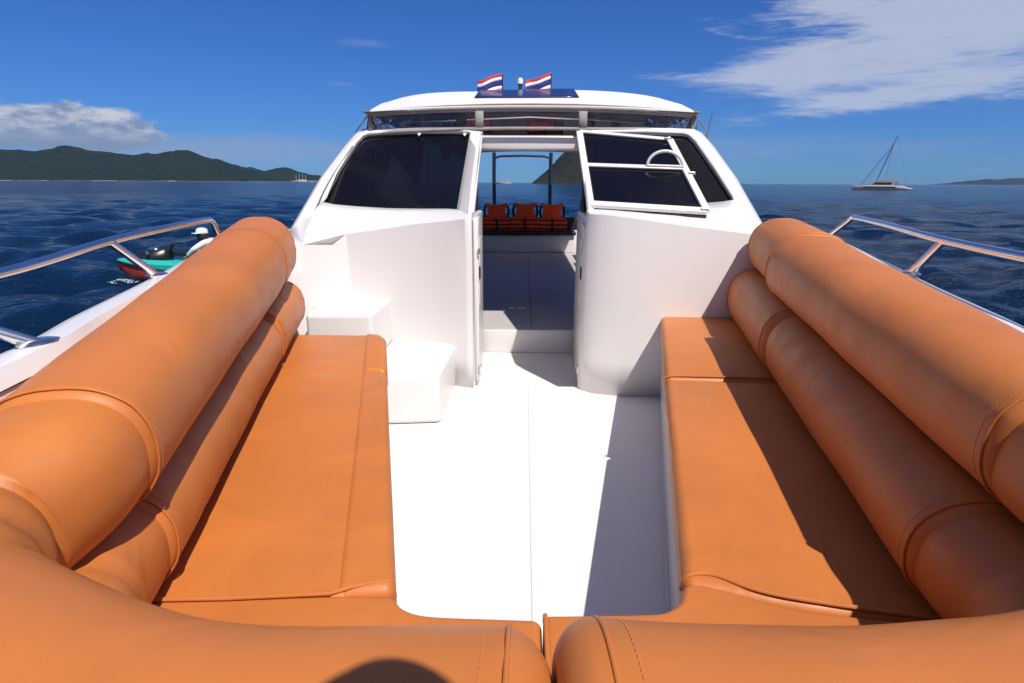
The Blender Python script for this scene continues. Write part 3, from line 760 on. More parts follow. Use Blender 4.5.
mb = MB(); patch(mb, [[V((x * .97, y, 1.94 - max(0, y - 7.5) * .022 + .06 * (1 - (x / RX) ** 2) )) for x in xs[::4]] for y in (4.74, 5.5, 6.5, 7.5, 8.5, 9.5, 10.34)])
mb.build('headliner', 'ceiling', boat, solid=.012)
# navy panel on the roof slope
mb = MB(); rows = []
for y in np.linspace(5.28, 5.98, 9):
    wq = .455 + (y - 5.28) * .012
    rows.append([V((x * wq / .48 - .035, y, rz(x, y) + .012)) for x in np.linspace(-.48, .48, 9)])
patch(mb, rows); mb.build('roof_hatch', 'navy', roof, solid=.018)
# grey canvas band with clear windows under the front lip
def band_pt(u, v):
    """u along the front from left (-1) to right (1), v height 0..1"""
    x = u * 1.31; y = 4.70 + .10 * abs(u) ** 4 + .012 * v; z = 1.800 + .160 * v - .035 * u * u
    return V((x, y, z))
def strip(mb, u0, u1, v0, v1, n=10, off=0.):
    patch(mb, [[band_pt(u, v) + V((0, off, 0)) for u in np.linspace(u0, u1, n)] for v in np.linspace(v0, v1, 3)])
mb = MB()
strip(mb, -1, 1, .84, 1.03, 40); strip(mb, -1, 1, -.02, .13, 40)
for a, b_ in ((-1.0, -.975), (-.335, -.285), (.285, .335), (.975, 1.0)): strip(mb, a, b_, .1, .9, 4)
cv = mb.build('canopy_curtain', 'canvas', boat, solid=.012)
for k, (a, b_) in enumerate(((-.975, -.335), (-.285, .285), (.335, .975))):
    mb = MB(); strip(mb, a, b_, .12, .85, 16, .008); mb.build('curtain_window', 'vinyl', cv)
mb = MB()
for u in (-.99, .99):  # cords tying the curtain corners down
    p0 = band_pt(u, 1.0); mb.tube([p0 + V((0, -.02, 0)), V((math.copysign(1.43, u), 4.86, 1.80)), V((math.copysign(1.47, u), 4.95, 1.76))], .006, 6)
for u in (-1.0, 1.0):
    mb.tube([band_pt(u, 1.01), band_pt(u, 1.01) + V((math.copysign(.06, u), .5, -.08)), V((math.copysign(1.45, u), 5.6, 1.75))], .010, 6)
mb.tube([band_pt(u, 1.01) + V((0, -.012, 0)) for u in np.linspace(-1, 1, 30)], .011, 8)
mb.build('curtain_cord', 'canvas', cv)
# side curtains going aft
for sg in (-1, 1):
    mb = MB(); a = band_pt(sg, 1.0); b_ = band_pt(sg, 0)
    patch(mb, [[a, V((sg * 1.42, 6.4, 1.93)), V((sg * 1.42, 8.2, 1.93))], [b_ + V((sg * .04, .03, -.02)), V((sg * 1.50, 6.4, 1.70)), V((sg * 1.55, 8.2, 1.35))]])
    mb.build('curtain_window', 'vinyl', cv)
# rolled curtains and frame tubes visible through the clear windows
for x, y in ((-1.02, 5.3), (-.80, 5.6), (-.60, 5.2), (.78, 5.5), (1.05, 5.3), (.52, 5.3)):
    mb = MB(); mb.tube([(x, y, 1.60), (x + .01, y, 1.78), (x, y + .01, 1.97)], [.045, .05, .045], 10); mb.build('rolled_curtain', 'stowbrown', boat)
mb = MB()
for y in (5.25, 8.0):
    mb = MB(); mb.tube([(-1.38, y, .9), (-1.38, y, 1.6), (-1.32, y, 1.9), (0, y, 1.955), (1.32, y, 1.9), (1.38, y, 1.6), (1.38, y, .9)], .014, 8)
    mb.build('canopy_frame', 'steel', boat)
# stern gantry
mb = MB(); mb.tube([(-.60, 10.85, .3), (-.615, 10.85, 1.5), (-.61, 10.85, 1.93)], .034, 10); mb.tube([(.44, 10.85, .3), (.43, 10.85, 1.5), (.435, 10.85, 1.93)], .034, 10)
mb.tube([(-.61, 10.84, 1.83), (-.5, 10.84, 1.865), (-.1, 10.84, 1.875), (.3, 10.84, 1.865), (.435, 10.84, 1.83)], .022, 10)
mb.build('stern_frame', 'darkpost', boat)
# stern bench
mb = MB(); mb.box((-.02, 10.75, .31), (1.80, .5, .33)); mb.build('stern_bench_base', 'gel', boat, bevel=.02)
mb = MB(); mb.box((-.02, 10.72, .50), (1.86, .55, .07)); mb.build('stern_bench_cushion', 'rubber', boat, bevel=.02)
mb = MB(); mb.box((-.02, 11.02, .64), (2.2, .08, .24)); mb.build('stern_bench_back', 'rubber', boat, bevel=.02)
# side seats and dark consoles beside the passage
for sg in (-1, 1):
    mb = MB(); mb.box((sg * 1.28, 8.0, .36), (.62, 4.0, .42)); mb.build('side_seat', 'intfloor', boat, bevel=.03)
    mb = MB(); mb.box((sg * .86, 5.15, .62), (.80, .34, .95)); mb.build('console', 'brown', boat, bevel=.03)
    mb = MB(); mb.tube([(sg * .455, 4.86, .15), (sg * .455, 4.86, 1.75)], .02, 8); mb.build('door_stay', 'rubber', boat)
    mb = MB(); mb.box((sg * .60, 5.9, .98), (.12, .5, .52)); mb.build('seat_back', 'brown', boat, bevel=.03)

# steel rails
def rail(sg, pts, posts):
    mb = MB(); mb.tube(resample(catmull(pts, 10), .05)[0], .0155, 12); r_ = mb.build('railing', 'steel', boat)
    for a, b_ in posts:
        mb = MB(); mb.tube([a, b_], .0150, 12); p_ = mb.build('rail_post', 'steel', r_)
        mb = MB(); A = V(a); mb.loft([[A + V((q * math.cos(k), q * math.sin(k) * 1.5, h_)) for k in np.linspace(0, 2 * math.pi, 14, endpoint=False)] for q, h_ in ((.034, 0), (.034, .006), (.020, .012))])
        mb.build('post_foot', 'steel', p_)
L0 = [(-1.25, .2, 1.15), (-1.28, .7, 1.17), (-1.39, 1.4, 1.168), (-1.50, 1.97, 1.196), (-1.60, 2.5, 1.205), (-1.685, 2.93, 1.205), (-1.70, 3.0, 1.19)]
rail(-1, L0 + [(-1.735, 3.11, 1.09)], [((-1.44, 2.09, 1.052), (-1.495, 1.95, 1.193)), ((-1.165, 1.22, 1.035), (-1.345, 1.08, 1.170)), ((-1.0, .3, 1.01), (-1.265, .4, 1.16))])
R0 = [(1.25, .2, 1.15), (1.28, .7, 1.17), (1.34, 1.4, 1.198), (1.50, 2.1, 1.200), (1.70, 2.8, 1.212), (1.86, 3.34, 1.213), (1.87, 3.40, 1.20)]
rail(1, R0 + [(1.80, 3.50, 1.085)], [((1.475, 2.23, 1.058), (1.515, 2.14, 1.200)), ((1.20, 1.28, 1.035), (1.31, 1.15, 1.190)), ((1.0, .3, 1.01), (1.265, .4, 1.16))])
# whip aerials
mb = MB(); mb.tube([(1.72, 6.0, 1.0), (1.765, 6.0, 1.80), (1.81, 6.0, 2.08)], [.010, .006, .004], 6); mb.tube([(1.72, 6.2, 1.0), (1.79, 6.2, 1.85)], [.008, .004], 6)
mb.build('aerial', 'mast', boat)

# ------------------------------------------------------------------ upholstery
ZS = .55
benchL = empty('bench', (-.8, 2.1, .46), 'long tan cushioned bench on the left side, beside the two white steps', 'bench')
benchR = empty('bench', (.9, 2.3, .46), 'long tan cushioned bench on the right side, its seat half in shadow', 'bench')
benchB = empty('bench', (0, .55, .46), 'curved tan cushioned bow bench nearest the camera, split in two at the centre', 'bench')

# left seat: main pad + front roll
def lx(y, o): return LIN(y) - o
mainL = [(lx(1.0, .10), .995), (lx(3.10, .10), 3.10), (-1.52, 3.10), (-.95, .955)]
cushion('seat_cushion', mainL, .462, ZS, benchL, .014)
rollA = [(lx(1.0, 0), 1.015), (lx(2.46, 0), 2.46), (lx(2.46, .12), 2.46), (lx(1.0, .132), .995)]
c = cushion('front_roll', rollA, .44, ZS + .006, benchL, .03)
p_ = MB(); p_.tube([V((x, y, ZS + .004)) for x, y in [(-.90, .962), (-.66, .975), (-.45, .995)]] , .0045, 8)
p_.tube(catmull([(-.452, .996, ZS + .004), (-.40, 1.02, ZS + .004), (-.355, 1.035, ZS + .003), (-.330, 1.045, ZS - .006), (-.327, 1.05, ZS - .05)], 6), .0045, 8); p_.build('piping', 'tan', c)
rollB = [(lx(2.465, -.004), 2.465), (lx(3.02, -.004), 3.02), (lx(3.08, .02), 3.09), (lx(3.12, .12), 3.12), (lx(2.465, .12), 2.465)]
cushion('front_roll', rollB, .44, ZS + .012, benchL, .035)

rx_ = lambda y, o=0: RIN(y) + o
midR = [(rx_(1.05), 1.055), (rx_(2.40), 2.40), (1.30, 2.37), (.95, .93), (.58, .985)]
c = cushion('seat_cushion', midR, .44, ZS, benchR, .03)
p_ = MB(); p_.tube(catmull([(rx_(1.08, -.001), 1.08, ZS - .04), (rx_(1.08, .012), 1.08, ZS - .002), (.39, 1.078, ZS + .003), (.47, 1.03, ZS + .003), (.60, .995, ZS + .003), (.85, .95, ZS + .003)], 6), .0048, 8); p_.build('piping', 'tan', c)
farR = [(rx_(2.405), 2.405), (rx_(3.66, -.005), 3.60), (rx_(3.66, .03), 3.645), (1.55, 3.655), (1.305, 2.375)]
c = cushion('seat_cushion', farR, .44, ZS + .006, benchR, .03)
p_ = MB(); p_.tube(catmull([(rx_(2.42, 0), 2.42, ZS - .03), (rx_(2.42, .012), 2.42, ZS + .004), (.80, 2.412, ZS + .009), (1.2, 2.395, ZS + .009)], 6), .004, 8)
p_.build('piping', 'tan', c)

# bow seat, two halves
bl = catmull([(-.95, .975, 0), (-.70, .99, 0), (-.46, 1.006, 0), (-.345, 1.008, 0), (-.315, 1.0, 0), (-.292, .975, 0), (-.255, .958, 0), (-.20, .952, 0), (-.10, .950, 0), (-.0015, .948, 0)], 4)
c = cushion('seat_cushion', [(p_.x, p_.y) for p_ in bl] + [(-.0015, .25), (-.85, .3)], .44, ZS - .003, benchB, .020)
p_ = MB(); p_.tube([V((-.25, .915, ZS + .001)), V((-.33, .80, ZS + .002))], .003, 6); p_.build('piping', 'tan', c)
br = catmull([(.95, .935, 0), (.66, .97, 0), (.52, .995, 0), (.40, 1.045, 0), (.335, 1.06, 0), (.313, 1.045, 0), (.295, 1.005, 0), (.262, .978, 0), (.22, .968, 0), (.10, .962, 0), (.0015, .958, 0)], 4)
c = cushion('seat_cushion', [(p_.x, p_.y) for p_ in reversed(br)] + [(.85, .3), (.0015, .25)][::1], .44, ZS - .003, benchB, .020)
p_ = MB(); p_.tube(catmull([(.006, .95, ZS - .02), (.006, .93, ZS + .003), (.006, .7, ZS + .003)], 4), .005, 8); p_.build('piping', 'tan', c)

# lower rolls
def low(y, s):   # centre line
    if s < 0: return V((-.905 - .262 * (y - .95), y, .668 + .008 * (y - .95)))
    return V((.890 + .206 * (y - .98), y, .675 + .012 * (y - .98)))
def upc(y, s):
    if s < 0: return V((-.888 - .292 * (y - .95), y, .912 + .048 * (y - .95)))
    return V((.995 + .210 * (y - .95), y, .912 + .045 * (y - .95)))
bolster('lower_bolster', [low(.96, -1), low(1.7, -1), low(2.45, -1)], .142, (.130, .140), benchL, seams=((.25, .012, .02),), seed=1, power=2.2)
bolster('lower_bolster', [low(2.46, -1), low(2.8, -1), low(3.30, -1)], .145, (.140, .150), benchL, seed=2, endr=.05, ends=(1, 1))
bolster('lower_bolster', [low(.96, 1), low(1.7, 1), low(2.43, 1)], .146, (.132, .160), benchR, seed=3, power=2.2)
bolster('lower_bolster', [low(2.45, 1), low(3.0, 1), low(3.60, 1)], .152, (.165, .175), benchR, seed=4, endr=.05)
bolster('lower_bolster', [low(1.10, -1) + V((-.01, 0, -.01)), low(.95, -1) + V((-.005, 0, -.005)), (-.85, .78, .665), (-.71, .60, .665), (-.45, .45, .665), (-.02, .40, .665)], .134, .124, benchB, wrinkle=.010, seed=5, seams=((.36, .07, .018),), ends=(0, 1))
bolster('lower_bolster', [low(1.10, 1) + V((.01, 0, -.01)), low(.95, 1) + V((.005, 0, -.005)), (.87, .78, .665), (.72, .60, .665), (.45, .45, .665), (.02, .40, .665)], .136, .124, benchB, wrinkle=.006, seed=6, ends=(0, 1))
# upper rolls
bolster('upper_bolster', [upc(.90, -1), upc(1.8, -1), upc(2.75, -1)], (.140, .182), (.134, .176), benchL, seed=7)
bolster('upper_bolster', [upc(2.74, -1), upc(3.0, -1), upc(3.27, -1)], (.184, .180), (.184, .185), benchL, seed=8, ends=(0, 1), endr=.07)
upm = lambda y: V((.962 + .214 * (y - .95), y, .930 + .036 * (y - .95)))
bolster('upper_bolster', [upm(.915), upm(1.8), upm(2.78)], (.150, .196), (.132, .165), benchR, seed=9, endr=.03)
bolster('upper_bolster', [upc(2.79, 1) + V((.004, 0, -.004)), upc(3.2, 1), upc(3.56, 1)], (.180, .180), (.174, .170), benchR, seed=10, endr=.045)
bolster('upper_bolster', [upc(1.02, -1) + V((-.012, 0, -.012)), upc(.88, -1) + V((-.008, 0, -.01)), (-.895, .72, .866), (-.80, .55, .858), (-.62, .445, .850), (-.36, .362, .838), (-.014, .350, .834)], (.130, .168), (.124, .168), benchB, wrinkle=.012, seed=11, seams=((.34, .08, .022), (.44, .06, .03), (.56, .03, .03)), endr=.06, ends=(0, 1))
bolster('upper_bolster', [upm(1.04) + V((.012, 0, -.012)), upm(.89) + V((.008, 0, -.01)), (.945, .74, .915), (.86, .55, .90), (.62, .41, .872), (.36, .368, .846), (-.008, .358, .842)], (.140, .168), (.124, .168), benchB, wrinkle=.004, seed=12, endr=.042, ends=(0, 1))

# ------------------------------------------------------------------ loose things on board
def lifejacket(name, label, loc, rz_=0, sc_=1., group=None):
    r = empty(name, loc, label, 'life jacket', group, world=False); r.rotation_euler = (0, 0, rz_)
    mb = MB()
    up_ = [(-.20, .0), (-.165, .10), (-.165, .16), (-.205, .29), (-.10, .262), (0, .252), (.10, .262), (.205, .29), (.165, .16), (.165, .10), (.20, 0)]
    def plate(pts, y0, y1, zo): 
        n = len(pts); mb.add([(x, y, z + zo) for y in (y0, y1) for x, z in pts], [tuple(range(n)), tuple(reversed(range(n, 2 * n)))] + [(i, n + i, n + (i + 1) % n, (i + 1) % n) for i in range(n)])
    plate(up_, -.05, .05, .22); mb.build('upper_panel', 'orange', r, bevel=.022); mb = MB()
    plate([(-.275, 0), (-.28, .20), (-.24, .235), (-.015, .225), (-.015, 0)], -.07, .06, 0); mb.build('front_panel', 'orange', r, bevel=.025); mb = MB()
    plate([(.015, 0), (.015, .225), (.24, .235), (.28, .20), (.275, 0)], -.07, .06, 0); mb.build('front_panel', 'orange', r, bevel=.025)
    for z in (.045, .115, .195):
        m2_ = MB(); m2_.box((0, -.008, z), (.575, .142, .022)); s_ = m2_.build('strap', 'blackweb', r, bevel=.006)
        m3 = MB(); m3.box((0, -.084, z), (.05, .02, .034)); m3.build('buckle', 'rubber', s_, bevel=.005)
    for x in (-1, 1):
        m2_ = MB(); m2_.tube([(x * .20, 0, .22), (x * .225, .02, .33), (x * .215, .03, .42), (x * .19, .04, .46)], .022, 8); m2_.build('shoulder_edge', 'blackweb', r)
    r.scale = (sc_, sc_, sc_)
    return r
G_ = 'life jackets on the stern bench'
lifejacket('life_jacket', 'orange life jacket on the stern bench, in front of the left post', (-.56, 10.62, .535), .06, 1.0, G_)
lifejacket('life_jacket', 'orange life jacket in the middle of the stern bench, standing tallest', (-.03, 10.60, .545), -.04, 1.0, G_)
lifejacket('life_jacket', 'orange life jacket on the stern bench, in front of the right post', (.47, 10.62, .535), .03, 1.0, G_)
a_ = lifejacket('life_jacket', 'orange life jacket stowed under the roof behind the left curtain window', (-.56, 5.75, 1.90), .3, .62); a_.rotation_euler = (math.radians(80), 0, .3)
b_ = lifejacket('life_jacket', 'orange life jacket stowed under the roof behind the middle curtain window', (.17, 6.1, 1.92), -.2, .62); b_.rotation_euler = (math.radians(82), 0, -.2)

def flag(label, x, y, zb, wv, wid=.27, ht=.15):
    r = empty('flag', (x, y, zb), label, 'flag', 'small flags on the cabin roof', world=False)
    mb = MB(); mb.tube([(0, 0, 0), (0, 0, .31)], .006, 8); mb.build('flagpole', 'rubber', r)
    cols = [('flagred', .167), ('flagwhite', .167), ('flagblue', .333), ('flagwhite', .167), ('flagred', .167)]
    z = 1.0; cl_ = None
    for i, (mt, f) in enumerate(cols):
        mb = MB(); rows = []
        for q in np.linspace(z, z - f, 4):
            rows.append([V((-u * wid * .98, .03 * math.sin(u * 7 + wv) * u, .15 + q * ht + wv_(u, wv, q))) for u in np.linspace(0, 1, 18)])
        patch(mb, rows); o = mb.build('cloth', mt, cl_ or r, solid=.003)
        if cl_ is None: cl_ = o
        else: o.name = 'stripe'
        z -= f
    return r
def wv_(u, wv, q): return .018 * math.sin(u * 6 + wv) * u - .05 * u * (1 if wv < 2 else 1.5) - .02 * u * u
flag('red, white and blue striped flag at the left end of the navy roof panel', -.285, 6.32, rz(-.28, 6.32) - .13, .4, .27, .17)
flag('red, white and blue striped flag beside the white lamp, furled lower at its free end', .218, 6.32, rz(.2, 6.32) - .135, 2.4, .27, .17)
r = empty('navigation_light', (-.10, 6.3, rz(-.1, 6.3) - .065), 'small white navigation light on a black stem between the two flags', 'light', world=False)
mb = MB(); mb.tube([(0, 0, 0), (0, 0, .12), (0, 0, .15)], [.022, .018, .026], 12); mb.build('stem', 'rubber', r)
mb = MB(); mb.tube([(0, 0, .15), (0, 0, .19), (0, 0, .205)], [.026, .028, .015], 14); mb.build('lens', 'lampwhite', r)
# ------------------------------------------------------------------ people
def skin_body(name, joints, bones, mtl, parent, sub=2, root=0):
    """joints: (x,y,z,r)"""
    me = bpy.data.meshes.new(name); me.from_pydata([j[:3] for j in joints], bones, []); me.update()
    o = bpy.data.objects.new(name, me); col.objects.link(o)
    o.modifiers.new('skin', 'SKIN')
    if not me.skin_vertices: 
        bpy.context.view_layer.objects.active = o
    sv = me.skin_vertices[0].data if me.skin_vertices else None
    if sv is None:
        bm = bmesh.new(); bm.from_mesh(me); bm.verts.layers.skin.verify(); bm.to_mesh(me); bm.free(); sv = me.skin_vertices[0].data
    for i, j in enumerate(joints):
        rr = j[3] if isinstance(j[3], tuple) else (j[3], j[3]); sv[i].radius = rr; sv[i].use_root = (i == root)
    q = o.modifiers.new('sub', 'SUBSURF'); q.levels = sub; q.render_levels = sub
    me.materials.append(M[mtl]); 
    o.parent = parent
    for p_ in me.polygons: p_.use_smooth = True
    return o

def hand(parent, wrist, direction, palmn, mtl='skin', grip=.6, side=1):
    """palm and five bent fingers; direction = along the fingers, palmn = the way the palm faces"""
    d = V(direction).normalized(); n = V(palmn).normalized(); s_ = d.cross(n).normalized() * side
    w_ = V(wrist); js = []; bs = []
    js.append((*w_, .024)); js.append((*(w_ + d * .05), .030)); js.append((*(w_ + d * .085), .028)); bs += [(0, 1), (1, 2)]
    for k, (off, ln) in enumerate(((-.032, .062), (-.011, .072), (.011, .068), (.031, .052))):
        b0 = w_ + d * .075 + s_ * off; p = b0; pr = len(js); js.append((*p, .011)); bs.append((2, pr))
        for seg in range(3):
            a = grip * (seg + .6)
            p = p + (d * math.cos(a) + n * math.sin(a)) * ln * (.42, .32, .26)[seg]
            js.append((*p, .0088 - .001 * seg)); bs.append((pr, len(js) - 1)); pr = len(js) - 1
    b0 = w_ + d * .03 - s_ * .026; pr = len(js); js.append((*b0, .012)); bs.append((1, pr))
    for seg, (dx, sx, nx) in enumerate(((.022, -.022, .010), (.022, -.008, .018), (.014, 0, .014))):
        b0 = b0 + d * dx + s_ * sx + n * nx; js.append((*b0, .0105 - .001 * seg)); bs.append((pr, len(js) - 1)); pr = len(js) - 1
    return skin_body('hand', js, bs, mtl, parent, 1)

def head(parent, c, fwd, mtl='skin'):
    """one shaped mesh with brow, nose, chin, ears; origin at c, looking along fwd"""
    f = V(fwd).normalized(); u = V((0, 0, 1)); s_ = f.cross(u).normalized(); u = s_.cross(f)
    n, m_ = 28, 22; rings = []
    for i in range(1, m_):
        a = math.pi * i / m_; zz = -math.cos(a); rr = math.sin(a); ring = []
        for k in range(n):
            q = 2 * math.pi * k / n; x = math.cos(q) * rr; y = math.sin(q) * rr   # y forward
            wx, wy, wz = .076, .095, .118
            if zz < -.1: wx *= 1 + .28 * (zz + .1); wy *= 1 + (.10 if y > 0 else .35) * (zz + .1)
            X, Y, Z = x * wx, y * wy, zz * wz
            g_ = lambda cx, cz, w1, w2: math.exp(-((X - cx) / w1) ** 2 - ((Z - cz) / w2) ** 2)
            if y > 0:
                Y += .024 * g_(0, -.025, .014, .022) + .006 * g_(0, .025, .04, .010) - .012 * (g_(-.032, .0, .016, .014) + g_(.032, 0, .016, .014)) + .007 * g_(0, -.066, .024, .012) + .008 * g_(0, -.098, .025, .016)
            ring.append(V(c) + s_ * X + f * Y + u * Z)
        rings.append(ring)
    mb = MB(); mb.loft(rings)
    h_ = mb.build('head', mtl, parent, angle=180)
    for sg in (-1, 1):
        e = MB(); e.sphere(V(c) + s_ * sg * .078 - f * .005 - u * .005, .03, 10, 8, .35, .7, 1.05); e.build('ear', mtl, h_)
        e = MB(); e.sphere(V(c) + s_ * sg * .031 + f * .080 + u * .002, .0125, 10, 8); ey = e.build('eye', 'flagwhite', h_)
        e = MB(); e.sphere(V(c) + s_ * sg * .031 + f * .088 + u * .002, .006, 8, 6); e.build('pupil', 'rubber', h_)
    return h_

# jet ski rider, local frame: x forward (towards the bow), z up from the waterline
def jetski():
    r = empty('jet_ski', (0, 0, 0), 'teal and red jet ski with a black hood floating beyond the left rail', 'jet ski', world=False)
    # hull lower
    st_ = [(-1.35, .42, .02, .30), (-1.0, .50, -.10, .32), (-.3, .54, -.15, .32), (.4, .50, -.13, .34), (.95, .36, -.05, .38), (1.35, .17, .10, .44), (1.55, .03, .28, .48)]
    def sec(x, hw, zb, zt, up_=None):
        return [V((x, a * hw, b_)) for a, b_ in ((0, zb), (.55, zb + .03), (.92, zb + .14), (1, zt - .04), (.97, zt), (-.97, zt), (-1, zt - .04), (-.92, zb + .14), (-.55, zb + .03))]
    mb = MB(); mb.loft([sec(*q) for q in st_]); mb.build('hull', 'jetred', r, angle=50)
    st2 = [(-1.33, .40, .36, .30), (-1.0, .49, .44, .36), (-.3, .53, .48, .40), (.4, .50, .52, .42), (.95, .37, .56, .44), (1.35, .18, .54, .50), (1.56, .035, .51, .52)]
    mb = MB(); mb.loft([[V((x, -hw * 1.02, .29 + (x > .3) * (x - .3) * .14)), V((x, -hw * 1.04, zt * .5 + .19)), V((x, -hw * .8, zt)), V((x, 0, zt + .03)), V((x, hw * .8, zt)), V((x, hw * 1.04, zt * .5 + .19)), V((x, hw * 1.02, .29 + (x > .3) * (x - .3) * .14))] for x, hw, zt, _ in st2]); mb.build('deck', 'jetteal', r, angle=50)
    mb = MB(); mb.tube([V((x, sg * hw * 1.03, .30 + (x > .3) * (x - .3) * .14)) for sg, S_ in ((-1, st2), (1, st2[::-1])) for x, hw, _, _2 in S_], .028, 8); mb.build('bumper', 'rubber', r)
    mb = MB(); mb.loft([[V((x, hw * math.cos(q), z0 + hh * max(0, math.sin(q)) + .02 * math.sin(q))) for q in np.linspace(0, 2 * math.pi, 16, endpoint=False)] for x, hw, z0, hh in ((.30, .12, .5, .30), (.42, .24, .5, .36), (.75, .29, .5, .30), (1.05, .25, .5, .20), (1.25, .13, .5, .10))])
    mb.build('hood', 'jetblack', r, angle=60)
    mb = MB(); mb.sphere((.66, 0, .80), .10, 14, 10, 1.7, 1.6, .55); mb.build('hood_cap', 'chrome', r)
    mb = MB(); mb.loft([[V((x, hw * math.cos(q), z0 + .09 * math.sin(q))) for q in np.linspace(0, 2 * math.pi, 14, endpoint=False)] for x, hw, z0 in ((-1.15, .12, .58), (-1.0, .18, .66), (-.5, .17, .68), (0, .14, .70), (.25, .12, .74))])
    mb.build('saddle', 'jetblack', r, angle=60)
    mb = MB(); mb.tube([(.38, 0, .75), (.26, 0, .92)], .035, 10); mb.tube([(.16, -.36, .93), (.26, -.12, .95), (.26, .12, .95), (.16, .36, .93)], .016, 10); hb = mb.build('handlebar', 'jetblack', r)
    for sg in (-1, 1):
        mb = MB(); mb.tube([(.20, sg * .27, .94), (.155, sg * .38, .93)], .022, 10); mb.build('grip', 'rubber', hb)
        mb = MB(); mb.sphere((.72, sg * .36, .74), .07, 12, 8, .5, 1, .7); mb.build('mirror', 'chrome', r)
    return r
def rider():
    r = empty('person', (0, 0, 0), 'person in white cap, white shirt, orange vest and black face covering on the jet ski', 'person', world=False)
    # seated, leaning to the bars
    P = {'pel': (-.38, 0, .86, .13), 'wst': (-.28, 0, .99, (.15, .12)), 'chs': (-.11, 0, 1.06, (.17, .13)), 'nk': (.03, 0, 1.13, .065), 'hb': (.07, 0, 1.17, .058),
         'ls': (.02, .20, 1.14, .075), 'rs': (.02, -.20, 1.14, .075), 'le': (.20, .38, 1.02, .052), 're': (.20, -.38, 1.02, .052), 'lw': (.36, .33, .88, .034), 'rw': (.36, -.33, .88, .034)}
    names = list(P); idx = {n: i for i, n in enumerate(names)}
    bones = [('pel', 'wst'), ('wst', 'chs'), ('chs', 'nk'), ('nk', 'hb'), ('chs', 'ls'), ('chs', 'rs'), ('ls', 'le'), ('rs', 're'), ('le', 'lw'), ('re', 'rw')]
    b = skin_body('shirt', [P[n] for n in names], [(idx[a], idx[c]) for a, c in bones], 'shirt', r)
    J2 = [(-.32, 0, .86, .13), (-.30, .12, .82, .10), (-.30, -.12, .82, .10), (.10, .26, .80, .075), (.10, -.26, .80, .075), (-.02, .34, .48, .05), (-.02, -.34, .48, .05), (.16, .34, .44, .04), (.16, -.34, .44, .04)]
    skin_body('trousers', J2, [(0, 1), (0, 2), (1, 3), (2, 4), (3, 5), (4, 6), (5, 7), (6, 8)], 'darkcloth', r)
    h_ = head(r, (.12, 0, 1.275), (1, .9, -.12))
    mb = MB(); c = V((.12, 0, 1.255)); mb.loft([[c + V((rx * math.cos(q), rx * .88 * math.sin(q), z)) for q in np.linspace(0, 2 * math.pi, 20, endpoint=False)] for rx, z in ((.085, -.15), (.088, -.08), (.112, -.04), (.112, .03), (.100, .05))])
    mb.build('face_covering', 'rubber', h_)
    mb = MB(); mb.loft([[c + V((rx * math.cos(q), rx * .86 * math.sin(q), z)) for q in np.linspace(0, 2 * math.pi, 20, endpoint=False)] for rx, z in ((.118, .055), (.120, .09), (.105, .14), (.06, .165), (.01, .172))])
    mb.box(c + V((.095, .085, .062)), (.12, .15, .012), Matrix.Rotation(math.radians(42), 3, 'Z')); mb.build('cap', 'flagwhite', h_, bevel=.003)
    # vest
    mb = MB(); mb.loft([[V((x0 + a * math.cos(q), b2 * math.sin(q), z)) for q in np.linspace(0, 2 * math.pi, 24, endpoint=False)] for x0, a, b2, z in ((-.36, .155, .18, .88), (-.30, .165, .19, .95), (-.20, .165, .20, 1.05), (-.12, .15, .185, 1.12))])
    mb.build('vest', 'orange', r, angle=60)
    for sg in (-1, 1):
        hand(r, (.35, sg * .335, .875), (.55, 0, -.35), (0, 0, -1), grip=.8, side=sg)
    return r
jh = math.radians(180 + 12)
js_ = jetski(); js_.location = (-7.08, 11.46, WATER); js_.rotation_euler = (.03, -.04, jh); js_.scale = (.8, .8, .8)
rd_ = rider(); rd_.location = (-6.58, 11.62, WATER - .32); rd_.rotation_euler = (.0, 0, jh); rd_.scale = (.98, .98, .98)
# churned foam by the bow
mb = MB()
fr_ = random.Random(4)
for k in range(60):
    a = fr_.uniform(0, 6.28); q = fr_.random() ** .8
    mb.sphere((-8.15 + .30 * q * math.cos(a), 11.05 + .18 * q * math.sin(a), WATER + .03 + .06 * (1 - q)), .010 + .018 * fr_.random(), 6, 4, 1, 1, .6)
M['foam'] = mat('foam', (.40, .48, .47), .8)
tag(mb.build('foam', 'foam'), kind='stuff')

